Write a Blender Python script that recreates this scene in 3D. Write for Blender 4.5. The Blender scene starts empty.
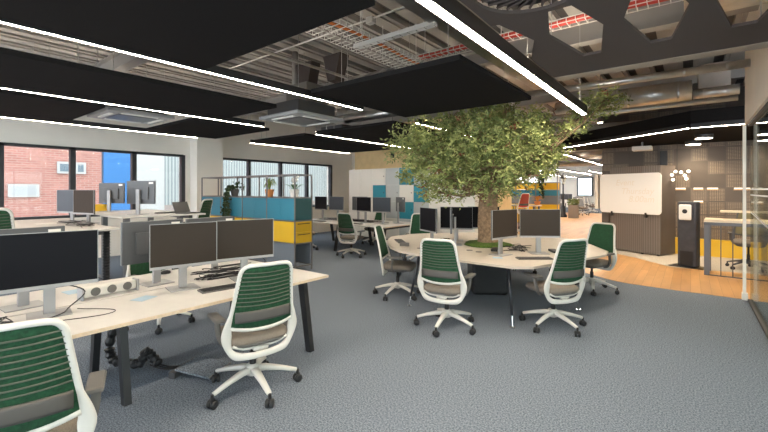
import bpy, bmesh, math, random
from mathutils import Vector, Matrix
random.seed(7)
PI = math.pi
C = bpy.context.scene.collection
sc = bpy.context.scene

# ------------------------------------------------------------------ materials
MATS = {}
def mat(name, col, rough=.6, metal=0, spec=.5, noise=None, emit=None, bump=None, coat=0):
    """noise=(scale, amount, detail) darkens/lightens the base colour; bump=(scale, strength)"""
    if name in MATS: return MATS[name]
    m = bpy.data.materials.new(name); m.use_nodes = True
    nt = m.node_tree; b = nt.nodes['Principled BSDF']
    b.inputs['Base Color'].default_value = (*col, 1)
    b.inputs['Roughness'].default_value = rough
    b.inputs['Metallic'].default_value = metal
    b.inputs['Specular IOR Level'].default_value = spec
    b.inputs['Coat Weight'].default_value = coat
    tc = nt.nodes.new('ShaderNodeTexCoord')
    if noise:
        n = nt.nodes.new('ShaderNodeTexNoise'); n.inputs['Scale'].default_value = noise[0]
        n.inputs['Detail'].default_value = noise[2] if len(noise) > 2 else 3
        nt.links.new(tc.outputs['Object'], n.inputs['Vector'])
        r = nt.nodes.new('ShaderNodeMapRange')
        r.inputs[1].default_value = .3; r.inputs[2].default_value = .7
        r.inputs[3].default_value = 1 - noise[1]; r.inputs[4].default_value = 1 + noise[1]
        nt.links.new(n.outputs['Fac'], r.inputs[0])
        mx = nt.nodes.new('ShaderNodeVectorMath'); mx.operation = 'SCALE'
        mx.inputs[0].default_value = col
        nt.links.new(r.outputs[0], mx.inputs['Scale'])
        nt.links.new(mx.outputs[0], b.inputs['Base Color'])
    if bump:
        n = nt.nodes.new('ShaderNodeTexNoise'); n.inputs['Scale'].default_value = bump[0]
        nt.links.new(tc.outputs['Object'], n.inputs['Vector'])
        bp = nt.nodes.new('ShaderNodeBump'); bp.inputs['Strength'].default_value = bump[1]
        bp.inputs['Distance'].default_value = .01
        nt.links.new(n.outputs['Fac'], bp.inputs['Height']); nt.links.new(bp.outputs[0], b.inputs['Normal'])
    if emit:
        b.inputs['Emission Color'].default_value = (*emit[0], 1)
        b.inputs['Emission Strength'].default_value = emit[1]
    MATS[name] = m
    return m

white_plastic = mat('white_plastic', (.66,.645,.61), .4)
grey_plastic = mat('grey_plastic', (.12,.115,.11), .5)
black_plastic = mat('black_plastic', (.018,.018,.02), .45)
lumbar = mat('lumbar_plastic', (.075,.070,.065), .5)
seat_fab = mat('seat_fabric', (.20,.17,.14), .9, noise=(180,.2))
green_fab = mat('green_mesh_fabric', (.010,.060,.024), .85, noise=(60,.35))
slat_m = mat('slat_plastic', (.07,.085,.062), .55)
desk_white = mat('desk_cream_laminate', (.59,.57,.545), .42, noise=(14,.025))
desk_edge = mat('desk_edge_ply', (.62,.50,.36), .6, noise=(40,.1))
table_top = mat('table_beige_laminate', (.56,.50,.43), .42, noise=(10,.04))
black_metal = mat('black_metal', (.025,.025,.027), .4, .3)
grey_metal = mat('dark_grey_metal', (.10,.10,.105), .4, .5)
silver = mat('silver_metal', (.36,.36,.37), .45, .5)
silver_plastic = mat('silver_plastic', (.36,.365,.375), .45, .2)
chrome = mat('chrome', (.75,.75,.76), .12, 1)
galv = mat('galvanised_steel', (.55,.54,.52), .33, .9, noise=(6,.12))
galv_dull = mat('dull_galvanised', (.42,.40,.37), .5, .4, noise=(3,.12))
screen_black = mat('screen_black', (.006,.006,.009), .45, spec=.12)
screen_brown_refl = mat('screen_warm_refl', (.040,.031,.025), .45, spec=.15)  # warm tint paints the room's reflection into the screen colour
screen_blue_refl = mat('screen_blue_grey_refl', (.05,.062,.082), .3, spec=.4)  # bluish tint paints a reflection into the screen colour
mon_back = mat('monitor_back', (.085,.09,.10), .42)
raft_m = mat('raft_charcoal_felt', (.019,.0175,.0175), 1.0, spec=.05, noise=(120,.15))
raft_edge = mat('raft_edge', (.03,.028,.028), .6)
hex_m = mat('hex_raft_felt', (.105,.085,.078), 1.0, spec=.1, noise=(150,.1))
wall_m = mat('wall_white_paint', (.90,.85,.775), .8, noise=(1.5,.03))
wall_grey = mat('wall_warm_grey', (.82,.75,.65), .8, noise=(2,.04))
ochre = mat('ochre_plywood', (.74,.55,.29), .6, noise=(5,.08))
frame_m = mat('window_frame_dark', (.035,.037,.042), .5)
teal = mat('teal_panel', (.035,.24,.355), .45)
teal_l = mat('teal_locker', (.02,.24,.34), .45)
teal_d = mat('dark_teal_panel', (.018,.085,.095), .5)
yellow = mat('yellow_panel', (.80,.50,.025), .45)
panel_grey = mat('grey_blue_panel', (.17,.20,.24), .5)
steel_frame = mat('steel_tube_grey', (.22,.215,.22), .4, .5)
locker_white = mat('locker_white', (.78,.76,.72), .45)
locker_grey = mat('locker_grey', (.46,.50,.52), .45)
soil = mat('soil', (.03,.02,.012), .95)
moss = mat('moss', (.07,.12,.015), .95, noise=(60,.5))
leaf_a = mat('leaf_green', (.34,.37,.13), .55, noise=(4,.35))
leaf_b = mat('leaf_dark', (.15,.19,.055), .55, noise=(4,.3))
leaf_red = mat('leaf_dried', (.20,.07,.03), .7)
bark = mat('bark', (.23,.155,.095), .9, noise=(25,.4), bump=(30,.8))
cable_m = mat('cable_black', (.02,.02,.022), .5)
note_m = mat('pale_blue_sticker', (.42,.58,.70), .7)
terracotta = mat('terracotta', (.65,.25,.07), .7)
pod_m = mat('pod_dark_wood', (.105,.085,.075), .6, noise=(2,.1))
board_m = mat('whiteboard', (.84,.83,.82), .3)
red_m = mat('red_cable', (.55,.05,.03), .5)
orange_m = mat('orange_cable', (.75,.22,.05), .5)
red_fab = mat('red_mesh', (.5,.05,.03), .7)
deck_l = mat('deck_light', (.44,.41,.375), .6, noise=(1.2,.08))
deck_d = mat('deck_dark', (.10,.09,.085), .8)
beam_m = mat('steel_beam_painted', (.33,.31,.29), .55)
LEDC = (1, .86, .68)
led = mat('led_diffuser', (1,1,1), .5, emit=(LEDC, 70))
led_far = mat('led_diffuser_far', (1,1,1), .5, emit=((1,.88,.74), 95))
led_up = mat('led_upper_diffuser', (1,1,1), .5, emit=((1,.87,.70), 34))
down_m = mat('downlight_lens', (1,1,1), .5, emit=((1,.86,.66), 25))

def stripes_mat(name, c1, c2, scale, axis='X', rough=.6, thr=.5, metal=0):
    m = mat(name, c1, rough, metal); nt = m.node_tree; b = nt.nodes['Principled BSDF']
    tc = nt.nodes.new('ShaderNodeTexCoord'); w = nt.nodes.new('ShaderNodeTexWave')
    w.bands_direction = axis; w.inputs['Scale'].default_value = scale
    nt.links.new(tc.outputs['Object'], w.inputs['Vector'])
    r = nt.nodes.new('ShaderNodeValToRGB')
    r.color_ramp.elements[0].position = thr-.08; r.color_ramp.elements[0].color = (*c1,1)
    r.color_ramp.elements[1].position = thr+.08; r.color_ramp.elements[1].color = (*c2,1)
    nt.links.new(w.outputs['Fac'], r.inputs[0]); nt.links.new(r.outputs[0], b.inputs['Base Color'])
    return m
corrug = stripes_mat('corrugated_white', (.22,.24,.228), (.12,.138,.134), 2.4, 'Y')
pod_slat = stripes_mat('pod_fluted', (.18,.155,.14), (.13,.11,.10), 6, 'X')

def brick_mat():
    m = mat('pink_brick', (.6,.3,.25), .9); nt = m.node_tree; b = nt.nodes['Principled BSDF']
    tc = nt.nodes.new('ShaderNodeTexCoord'); mp = nt.nodes.new('ShaderNodeMapping')
    mp.inputs['Rotation'].default_value = (PI/2, 0, PI/2)
    sx = nt.nodes.new('ShaderNodeSeparateXYZ'); cb = nt.nodes.new('ShaderNodeCombineXYZ')
    nt.links.new(tc.outputs['Object'], sx.inputs[0])
    nt.links.new(sx.outputs[1], cb.inputs[0]); nt.links.new(sx.outputs[2], cb.inputs[1])
    br = nt.nodes.new('ShaderNodeTexBrick'); br.inputs['Scale'].default_value = 1
    br.inputs['Brick Width'].default_value = .23; br.inputs['Row Height'].default_value = .075
    br.inputs['Mortar Size'].default_value = .008
    br.inputs['Color1'].default_value = (.27,.120,.094,1); br.inputs['Color2'].default_value = (.22,.095,.073,1)
    br.inputs['Mortar'].default_value = (.26,.18,.155,1)
    nt.links.new(cb.outputs[0], br.inputs['Vector']); nt.links.new(br.outputs['Color'], b.inputs['Base Color'])
    return m
brick = brick_mat()

def carpet_mat(name, c, c2, sc_=90):
    m = mat(name, c, .98, spec=.15); nt = m.node_tree; b = nt.nodes['Principled BSDF']
    tc = nt.nodes.new('ShaderNodeTexCoord')
    n = nt.nodes.new('ShaderNodeTexNoise'); n.inputs['Scale'].default_value = sc_; n.inputs['Detail'].default_value = 2
    n.inputs['Roughness'].default_value = .8
    n2 = nt.nodes.new('ShaderNodeTexNoise'); n2.inputs['Scale'].default_value = .7
    nt.links.new(tc.outputs['Object'], n.inputs['Vector']); nt.links.new(tc.outputs['Object'], n2.inputs['Vector'])
    r = nt.nodes.new('ShaderNodeValToRGB'); r.color_ramp.elements[0].position = .34; r.color_ramp.elements[1].position = .62
    r.color_ramp.elements[0].color = (*c2,1); r.color_ramp.elements[1].color = (*c,1)
    nt.links.new(n.outputs['Fac'], r.inputs[0]); nt.links.new(r.outputs[0], b.inputs['Base Color'])
    bp = nt.nodes.new('ShaderNodeBump'); bp.inputs['Strength'].default_value = .5; bp.inputs['Distance'].default_value = .008
    nt.links.new(n.outputs['Fac'], bp.inputs['Height']); nt.links.new(bp.outputs[0], b.inputs['Normal'])
    return m
carpet = carpet_mat('carpet_blue_grey', (.262,.305,.368), (.068,.086,.115), 84)
carpet_l = carpet_mat('carpet_beige', (.62,.57,.50), (.46,.42,.36))

def wood_floor():
    m = mat('oak_planks', (.5,.28,.11), .35); nt = m.node_tree; b = nt.nodes['Principled BSDF']
    tc = nt.nodes.new('ShaderNodeTexCoord'); mp = nt.nodes.new('ShaderNodeMapping')
    mp.inputs['Rotation'].default_value = (0,0,PI/2)
    nt.links.new(tc.outputs['Object'], mp.inputs[0])
    br = nt.nodes.new('ShaderNodeTexBrick'); br.inputs['Scale'].default_value = 1
    br.inputs['Brick Width'].default_value = 1.1; br.inputs['Row Height'].default_value = .13; br.inputs['Mortar Size'].default_value = .0015
    br.inputs['Color1'].default_value = (.66,.375,.155,1); br.inputs['Color2'].default_value = (.54,.285,.11,1)
    br.inputs['Mortar'].default_value = (.25,.12,.05,1)
    nt.links.new(mp.outputs[0], br.inputs['Vector'])
    n = nt.nodes.new('ShaderNodeTexNoise'); n.inputs['Scale'].default_value = 6; n.inputs['Detail'].default_value = 5
    mp2 = nt.nodes.new('ShaderNodeMapping'); mp2.inputs['Scale'].default_value = (1,.15,1)
    nt.links.new(tc.outputs['Object'], mp2.inputs[0]); nt.links.new(mp2.outputs[0], n.inputs['Vector'])
    mr = nt.nodes.new('ShaderNodeMapRange'); mr.inputs[3].default_value = .75; mr.inputs[4].default_value = 1.25
    nt.links.new(n.outputs['Fac'], mr.inputs[0])
    vm = nt.nodes.new('ShaderNodeVectorMath'); vm.operation = 'SCALE'
    nt.links.new(br.outputs['Color'], vm.inputs[0]); nt.links.new(mr.outputs[0], vm.inputs['Scale'])
    nt.links.new(vm.outputs[0], b.inputs['Base Color'])
    return m
wood = wood_floor()

def glass_mat(name, tint=(1,1,1), refl=.10):
    m = bpy.data.materials.new(name); m.use_nodes = True; nt = m.node_tree; nt.nodes.clear()
    o = nt.nodes.new('ShaderNodeOutputMaterial'); t = nt.nodes.new('ShaderNodeBsdfTransparent')
    t.inputs[0].default_value = (*tint,1)
    g = nt.nodes.new('ShaderNodeBsdfGlossy'); g.inputs['Roughness'].default_value = .02
    x = nt.nodes.new('ShaderNodeMixShader'); f = nt.nodes.new('ShaderNodeFresnel'); f.inputs[0].default_value = 1.45
    mul = nt.nodes.new('ShaderNodeMath'); mul.operation = 'MULTIPLY'; mul.inputs[1].default_value = refl*10
    nt.links.new(f.outputs[0], mul.inputs[0]); nt.links.new(mul.outputs[0], x.inputs[0])
    nt.links.new(t.outputs[0], x.inputs[1]); nt.links.new(g.outputs[0], x.inputs[2]); nt.links.new(x.outputs[0], o.inputs[0])
    return m
win_glass = glass_mat('window_glass', (.97,.98,.98), .04)
par_glass = glass_mat('partition_glass', (.80,.84,.80), .05)

def perf_mat():
    """tiles .33 m wide, each with its own lattice pattern, dark taupe with small pierced cells painted pale for the warm light behind"""
    m = mat('perforated_tiles', (.1,.08,.07), .6); nt = m.node_tree; b = nt.nodes['Principled BSDF']; L = nt.links
    tc = nt.nodes.new('ShaderNodeTexCoord'); s = nt.nodes.new('ShaderNodeSeparateXYZ'); L.new(tc.outputs['Object'], s.inputs[0])
    def M(op, a, b_=None, c=None):
        n = nt.nodes.new('ShaderNodeMath'); n.operation = op
        for i, v in enumerate((a, b_, c)):
            if v is None: continue
            if isinstance(v, (int, float)): n.inputs[i].default_value = v
            else: L.new(v, n.inputs[i])
        return n.outputs[0]
    x, z = s.outputs[0], s.outputs[2]
    tx, tz = M('DIVIDE', x, .33), M('DIVIDE', z, .33)
    fx, fz = M('FLOOR', tx), M('FLOOR', tz)
    cv = nt.nodes.new('ShaderNodeCombineXYZ'); L.new(fx, cv.inputs[0]); L.new(fz, cv.inputs[1])
    wn = nt.nodes.new('ShaderNodeTexWhiteNoise'); wn.noise_dimensions = '2D'; L.new(cv.outputs[0], wn.inputs['Vector'])
    rnd = wn.outputs['Value']
    u = M('MULTIPLY', M('ADD', x, z), 2*PI/.066); v = M('MULTIPLY', M('SUBTRACT', x, z), 2*PI/.066)
    d = M('MULTIPLY', M('SINE', u), M('SINE', v))
    hole = M('GREATER_THAN', d, M('ADD', .15, M('MULTIPLY', rnd, .5)))
    plain = M('GREATER_THAN', rnd, .28)
    edge = M('MULTIPLY', M('LESS_THAN', M('ABSOLUTE', M('SUBTRACT', M('FRACT', tx), .5)), .44), M('LESS_THAN', M('ABSOLUTE', M('SUBTRACT', M('FRACT', tz), .5)), .44))
    h = M('MULTIPLY', M('MULTIPLY', hole, plain), edge)
    base = nt.nodes.new('ShaderNodeMixRGB'); L.new(wn.outputs['Value'], base.inputs[0])
    base.inputs[1].default_value = (.10,.08,.066,1); base.inputs[2].default_value = (.165,.135,.112,1)
    mx = nt.nodes.new('ShaderNodeMixRGB'); L.new(h, mx.inputs[0]); L.new(base.outputs[0], mx.inputs[1])
    mx.inputs[2].default_value = (.42,.32,.22,1)  # cell colour paints the warm backlight
    L.new(mx.outputs[0], b.inputs['Base Color'])
    return m
perf = perf_mat()

# ------------------------------------------------------------------ geometry helpers
def box(bm, x0, x1, y0, y1, z0, z1, mtx=None):
    vs = [bm.verts.new((x, y, z)) for z in (z0, z1) for y in (y0, y1) for x in (x0, x1)]
    if mtx is not None:
        for v in vs: v.co = mtx @ v.co
    for f in ((0,2,3,1),(4,5,7,6),(0,1,5,4),(2,6,7,3),(0,4,6,2),(1,3,7,5)):
        bm.faces.new([vs[i] for i in f])
    return vs

def cbox(bm, c, s, rz=0, rx=0, ry=0):
    m = Matrix.Translation(c) @ Matrix.Rotation(rz,4,'Z') @ Matrix.Rotation(ry,4,'Y') @ Matrix.Rotation(rx,4,'X')
    return box(bm, -s[0]/2, s[0]/2, -s[1]/2, s[1]/2, -s[2]/2, s[2]/2, m)

def sweep(bm, pts, w, d=None, n=8, closed=False, up=(0,0,1), power=1.0):
    """tube with elliptical section along pts; w, d = radius or list of radii (w across, d along 'up')"""
    pts = [Vector(p) for p in pts]; N = len(pts)
    W = w if isinstance(w, (list, tuple)) else [w]*N
    d = w if d is None else d
    D = d if isinstance(d, (list, tuple)) else [d]*N
    up = Vector(up); rings = []
    for i, p in enumerate(pts):
        a = pts[(i-1) % N] if (closed or i > 0) else p
        b = pts[(i+1) % N] if (closed or i < N-1) else p
        t = (b-a).normalized()
        s = t.cross(up)
        if s.length < 1e-3: s = t.cross(Vector((1,0,0)) if abs(t.x) < .9 else Vector((0,1,0)))
        s.normalize(); u = s.cross(t).normalized()
        ring = []
        for k in range(n):
            an = 2*PI*(k+.5)/n; c, q = math.cos(an), math.sin(an)
            c = math.copysign(abs(c)**power, c); q = math.copysign(abs(q)**power, q)
            ring.append(bm.verts.new(p + s*c*W[i] + u*q*D[i]))
        rings.append(ring)
    for i in range(N if closed else N-1):
        A, B = rings[i], rings[(i+1) % N]
        for k in range(n): bm.faces.new((A[k], A[(k+1)%n], B[(k+1)%n], B[k]))
    if not closed:
        bm.faces.new(rings[0][::-1]); bm.faces.new(rings[-1])

def smooth_pts(pts, sub=4, closed=False):
    P = [Vector(p) for p in pts]; N = len(P); out = []
    for i in range(N if closed else N-1):
        g = (lambda k: P[k % N]) if closed else (lambda k: P[max(0, min(N-1, k))])
        a, b, c, d = g(i-1), g(i), g(i+1), g(i+2)
        for k in range(sub):
            t = k/sub
            out.append(.5*((2*b) + (-a+c)*t + (2*a-5*b+4*c-d)*t*t + (-a+3*b-3*c+d)*t**3))
    if not closed: out.append(P[-1])
    return out

def lathe(bm, prof, n=20, c=(0,0,0), mtx=None):
    rings = []
    for r, z in prof:
        ring = []
        for k in range(n):
            a = 2*PI*k/n
            v = Vector((r*math.cos(a), r*math.sin(a), z))
            if mtx is not None: v = mtx @ v
            ring.append(bm.verts.new(v + Vector(c)))
        rings.append(ring)
    for A, B in zip(rings, rings[1:]):
        for k in range(n): bm.faces.new((A[k], A[(k+1)%n], B[(k+1)%n], B[k]))
    bm.faces.new(rings[0][::-1]); bm.faces.new(rings[-1])

def plate(bm, outer, holes, z0, z1):
    """polygon with holes, extruded between z0 and z1"""
    es = []
    for loop in [outer]+list(holes):
        vs = [bm.verts.new((x, y, z0)) for x, y in loop]
        es += [bm.edges.new((vs[i], vs[(i+1) % len(vs)])) for i in range(len(vs))]
    r = bmesh.ops.triangle_fill(bm, use_beauty=True, use_dissolve=False, edges=es)
    fs = [g for g in r['geom'] if isinstance(g, bmesh.types.BMFace)]
    e = bmesh.ops.extrude_face_region(bm, geom=fs)
    for v in e['geom']:
        if isinstance(v, bmesh.types.BMVert): v.co.z = z1

def obj(name, bm, m, parent=None, smooth=False, bevel=0, kind=None, seg=2, loc=None):
    bmesh.ops.recalc_face_normals(bm, faces=bm.faces)
    me = bpy.data.meshes.new(name); bm.to_mesh(me); bm.free()
    for k in (m if isinstance(m, (list, tuple)) else [m]): me.materials.append(k)
    if smooth:
        for p in me.polygons: p.use_smooth = True
    o = bpy.data.objects.new(name, me); C.objects.link(o)
    if parent is not None: o.parent = parent
    if loc is not None: o.location = loc
    if bevel:
        b = o.modifiers.new('bevel', 'BEVEL'); b.width = bevel; b.segments = seg; b.limit_method = 'ANGLE'
    if smooth or bevel:
        pass
    if kind: o['kind'] = kind
    return o
def B(): return bmesh.new()

def bxo(name, x0,x1,y0,y1,z0,z1, m, parent=None, bevel=0, kind=None):
    b = B(); box(b, x0,x1,y0,y1,z0,z1); return obj(name, b, m, parent, bevel=bevel, kind=kind)
def tag(o, label, cat, group=None):
    o['label'] = label; o['category'] = cat
    if group: o['group'] = group
    return o
def thing(name, label, cat, loc=(0,0,0), rz=0, group=None):
    o = bpy.data.objects.new(name, None); C.objects.link(o); o.empty_display_size = .1
    o.location = loc; o.rotation_euler = (0,0,rz)
    return tag(o, label, cat, group)
def copy_tree(o, parent=None):
    c = o.copy(); C.objects.link(c)
    if parent is not None: c.parent = parent
    for ch in [k for k in bpy.data.objects if k.parent == o]: copy_tree(ch, c)
    return c
def dup(o, loc, rz, label, group=None):
    c = copy_tree(o); c.location = loc; c.rotation_euler = (0,0,rz); c['label'] = label
    if group: c['group'] = group
    return c

# ------------------------------------------------------------------ room shell
def poly_floor(name, pts, z, m):
    b = B(); b.faces.new([b.verts.new((x, y, z)) for x, y in pts])
    for f in b.faces: f.normal_update()
    e = bmesh.ops.extrude_face_region(b, geom=list(b.faces))
    for v in e['geom']:
        if isinstance(v, bmesh.types.BMVert): v.co.z = z-.05
    return obj(name, b, m, kind='structure')

# blue grey carpet everywhere, oak and beige carpet inlaid a few millimetres proud of it
poly_floor('floor', [(-11.2,-4.2),(4.2,-4.2),(4.2,40),(-11.2,40)], 0, carpet)
def sm2(p, sub=6): return [(v.x, v.y) for v in smooth_pts([(a,b,0) for a,b in p], sub)]
near_edge = sm2([(4.2,7.55),(.6,7.75),(-.4,7.8),(-1.17,8.0),(-2.3,9.1),(-3.1,10.6),(-4.6,12.2),(-6.2,14.5)])
far_edge = sm2([(4.2,10.6),(1.6,10.3),(.7,10.17),(-.23,10.05),(-.55,10.35),(-1.1,11.0),(-1.74,11.6),(-1.9,12.6),(-2.2,16),(-2.4,22),(-3.4,30)])
poly_floor('floor_oak', near_edge + [(-7.5,18),(-8.2,30)] + far_edge[::-1], .004, wood)
poly_floor('floor_beige', [(4.2,13.5)] + far_edge[:-1] + [(-3.4,30),(4.2,30)], .003, carpet_l)

# ceiling deck (planks with dark joints along the room)
b = B(); box(b, -11.2,4.2,-4.2,40,4.12,4.2); obj('ceiling', b, deck_d, kind='structure')
b = B(); x = -11.0
while x < 4:
    box(b, x, x+.30, -4, 13, 4.03, 4.12); box(b, x+.06, x+.24, -4, 13, 4.0, 4.03); x += .46
obj('ceiling_planks', b, deck_l, kind='structure')
for y in (-.9, 2.55, 6.2, 9.9):
    b = B(); box(b, -11,4, y-.09,y+.09,3.98,4.0); box(b, -11,4, y-.09,y+.09,3.70,3.715); box(b, -11,4,y-.008,y+.008,3.715,3.98)
    obj('ceiling_beam', b, beam_m, kind='structure')

# window wall (left, X=-11)
SILL, HEAD = .98, 2.56
w1s = [-2.25,-1.02,.21,1.44,2.62,3.86,5.06]
w2s = [6.0,7.12,8.34,9.5,10.7]
b = B()
box(b, -11.25,-11, -4.2,12, 0,SILL); box(b, -11.25,-11,-4.2,12,HEAD,4.2)
box(b, -11.25,-11,-4.2,w1s[0],SILL,HEAD); box(b,-11.25,-11,w1s[-1],w2s[0],SILL,HEAD); box(b,-11.25,-11,w2s[-1],12,SILL,HEAD)
obj('wall_left', b, wall_m, kind='structure')
bxo('wall_left_column', -11,-10.6,5.25,6.0,0,4.05, wall_m, kind='structure')
def window(idx, ys, thick):
    b = B()
    for y in ys: box(b, -11.12,-10.98, y-thick/2, y+thick/2, SILL, HEAD)
    box(b, -11.12,-10.98, ys[0],ys[-1],HEAD-.05,HEAD+.01); box(b,-11.12,-10.98,ys[0],ys[-1],SILL-.01,SILL+.05)
    f = obj('window_%d' % idx, b, frame_m, kind='structure')
    g = bxo('glazing', -11.065,-11.055, ys[0],ys[-1],SILL+.04,HEAD-.04, win_glass, f)
window(1, w1s, .10); window(2, w2s, .08)
bxo('trim_1', -11.05,-10.9,-4.2,5.2,SILL-.04,SILL-.005, wall_m, kind='structure')

# back, rear, right walls
bxo('wall_back_left', -11.2,-9.0, 11.9,12.1,0,4.1, wall_m, kind='structure')
bxo('wall_back', -9.1,-4.3, 9.98,11.8,0,4.0, ochre, kind='structure')
# unseen rear wall with openings added to let daylight onto the foreground
b = B(); box(b, -11.2,4.2,-4.3,-4.2,0,.25); box(b,-11.2,4.2,-4.3,-4.2,2.8,4.2)
x = -11.2
while x < 4.3: box(b, x-.05,x+.05,-4.3,-4.2,.25,2.8); x += 1.54
obj('wall_rear', b, wall_m, kind='structure')
bxo('wall_right', .62,.74,-4.2,7.70,2.55,4.1, wall_grey, kind='structure')
b = B(); box(b, 4.2,4.3,-4.2,13,0,.5); box(b, 4.2,4.3,-4.2,13,2.5,4.1); box(b,4.2,4.3,5.0,13,.5,2.5)  # opening added so sky light comes in from the side
obj('wall_meeting_room', b, wall_grey, kind='structure')
# glass partition on the right
b = B()
for y in (-3.5,-1.2,1.1,3.4,5.6): box(b, .63,.73,y-.02,y+.02,.06,2.5)
box(b,.65,.71,-4.2,7.69,0,.025); box(b,.65,.71,-4.2,7.69,2.52,2.549)
f = obj('wall_glass_partition', b, frame_m, kind='structure')
bxo('glazing', .676,.686,-4.2,7.68,.024,2.521, par_glass, f)
bxo('trim_2', .60,.635,7.70,7.76,0,2.55, wall_m, kind='structure')
bxo('trim_3', .59,.655,7.69,7.78,0,.10, locker_white, kind='structure')
b = B()
rg = random.Random(2)
for z, n_ in ((1.60, 46),(1.52, 46)):
    for k in range(90):
        y = 3.6+k*.045; box(b, .672,.674, y, y+.028, z, z+.018)
obj('trim_4', b, mat('frosted_dots_reflection', (.8,.8,.78), .7), kind='structure')
b = B(); sweep(b, [(.676+.0,7.6,1.28),(.676,3.6,1.02)], .002, .014, n=4)
obj('trim_5', b, MATS['frosted_dots_reflection'], kind='structure')  # sloping pale line paints a reflection on the glass

# perforated tile wall far right + its yellow kerb
bxo('wall_back_right', -1.95,4.2,12.4,12.5,0,4.1, perf, kind='structure')
bxo('baseboard_back_right', -1.9,4.1,12.22,12.4,0,.40, yellow, kind='structure')
b = B(); poly = [(-2.9,11.2),(0.0,8.92),(4.15,8.92),(4.15,12.6),(-2.9,12.6)]
plate(b, poly, [], 2.76, 3.02); obj('ceiling_lowered', b, raft_m, kind='structure')

# far hall
bxo('wall_far', -11.2,-.2,39,39.2,0,4.2, wall_m, kind='structure')
bxo('wall_far_right', -1.95,-1.80,12.55,39,0,4.1, wall_m, kind='structure')
b = B(); box(b,-11.2,-11,12.1,39,0,1.0); box(b,-11.2,-11,12.1,39,2.7,4.1)  # openings added so sky light brightens the far hall
for y in range(13,39,3): box(b,-11.2,-11,y,y+.5,1.0,2.7)
obj('wall_far_left', b, wall_m, kind='structure')
b = B()
for x in (-8.1,-6.9): box(b, x-.05,x+.05,38.88,38.99,1.05,2.75)
box(b,-8.1,-6.9,38.88,38.99,1.05,1.13); box(b,-8.1,-6.9,38.88,38.99,2.67,2.75); box(b,-8.1,-6.9,38.9,38.98,1.95,2.0)
f = obj('window_3', b, frame_m, kind='structure')
bxo('glazing', -8.05,-6.95,38.93,38.95,1.12,2.68, mat('far_window_sky', (.8,.85,.9), .3, emit=((.75,.88,1),1.3)), f)

# ------------------------------------------------------------------ outside the windows
X0 = -16.5
bt = thing('brick_building', 'pink brick building across the street seen through the left windows', 'building', (X0,0,-3))
bxo('brick_wall', -.3,0,-8,4.75,0,9, brick, bt)
def ext_win(y0,y1,z0,z1):
    w = bxo('window', .0,.06,y0,y1,z0+3,z1+3, mat('white_cladding',(.27,.27,.255),.6), bt)
    bxo('pane', .06,.07,y0+.07,y1-.07,z0+3.07,z1+2.93, mat('dark_pane',(.10,.13,.15),.1) if z0 > 2 else mat('bright_pane',(.24,.25,.25),.3), w)
ext_win(2.32,3.05,1.38,1.78); ext_win(3.50,3.90,2.15,2.54); ext_win(3.98,4.28,2.15,2.54)
b2 = thing('clad_building', 'white corrugated clad building with bright blue end panel outside the windows', 'building', (X0,0,-3))
bxo('blue_panel', -.3,.05,4.8,5.75,0,9, mat('blue_cladding',(.014,.095,.24),.5), b2)
bxo('white_panel', -.3,.03,5.75,6.85,0,9, mat('white_cladding',(.27,.27,.255),.6), b2)
bxo('corrugated_cladding', -.3,.02,6.85,30,4.0,9, corrug, b2)
bxo('plinth_wall', -.3,.0,6.85,30,0,4.0, mat('buff_render',(.20,.165,.145),.8), b2)
for y in (8.0,11,14.2,17.5):
    w = bxo('window', 0,.05,y,y+1.6,2.9,3.8, frame_m, b2)
bxo('trim_6', -20,-11.3,-12,30,-3.1,-3, mat('street_asphalt',(.3,.3,.3),.9), kind='structure')

# ------------------------------------------------------------------ ceiling: linear lights, rafts
SUSP = mat('suspension_wire', (.5,.49,.47), .4, .6)
def linear(name, x0,y0,x1,y1, label, z=2.70, w=.042, h=.08, m=led, rods=True, group='linear ceiling lights'):
    L = math.hypot(x1-x0, y1-y0); a = math.atan2(y1-y0, x1-x0)-PI/2
    t = thing(name, label, 'ceiling light', (x0,y0,z), a, group)
    b = B(); box(b, -w/2,w/2,0,L,.004,h-.03)
    box(b, -w/2,-w/2+.004,0,L,0,.004); box(b, w/2-.004,w/2,0,L,0,.004)
    box(b, -w/2,-w/2+.004,0,L,h-.03,h); box(b, w/2-.004,w/2,0,L,h-.03,h); obj('housing', b, black_metal, t)
    bxo('diffuser', -w/2+.004,w/2-.004,.01,L-.01,.0012,.0039, m, t)
    if rods: bxo('upper_diffuser', -w/2+.004,w/2-.004,.01,L-.01,h-.0299,h-.027, led_up, t)
    if rods:
        k = max(2, int(L/2)+1)
        for i in range(k):
            y = .3+(L-.6)*i/(k-1); b = B(); sweep(b, [(0,y,h-.03),(0,y,4.06-z)], .004, n=5); obj('suspension_rod', b, SUSP, t)
    return t
linear('linear_light', -1.22,-1.0,-1.22,6.3, 'long bright linear light running over open aisle to the tree, rightmost of the long ones', w=.075, h=.12)
linear('linear_light', -3.56,-3.5,-3.56,4.06, 'linear light along the edge of the large dark raft over the nearest desks')
linear('linear_light', -5.86,-3.5,-5.86,4.08, 'middle linear light on the left, second one down from the top left corner')
linear('linear_light', -8.19,-3.5,-8.19,4.08, 'linear light nearest the windows, lowest of the three at the left edge')
linear('linear_light', -5.84,5.25,-5.84,8.95, 'linear light along the raft past the square air unit, ending beside the tree')
linear('linear_light', -8.1,5.27,-8.1,8.65, 'linear light on the raft edge in front of the second window bank')
linear('linear_light', -3.56,5.4,-3.56,8.9, 'linear light glimpsed through the left of the tree crown')
linear('linear_light', -3.1,13.0,-3.1,23, 'far linear light receding behind the right side of the tree', m=led_far)
linear('linear_light', -5.6,21.5,-5.6,31, 'short faint linear light farthest away above the yellow shelving', m=led_far)
linear('linear_light', -8.5,14,-8.5,26, 'added far linear light brightening the hall, hidden behind the tree crown', m=led_far)  # hidden light added to brighten the far hall
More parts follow.
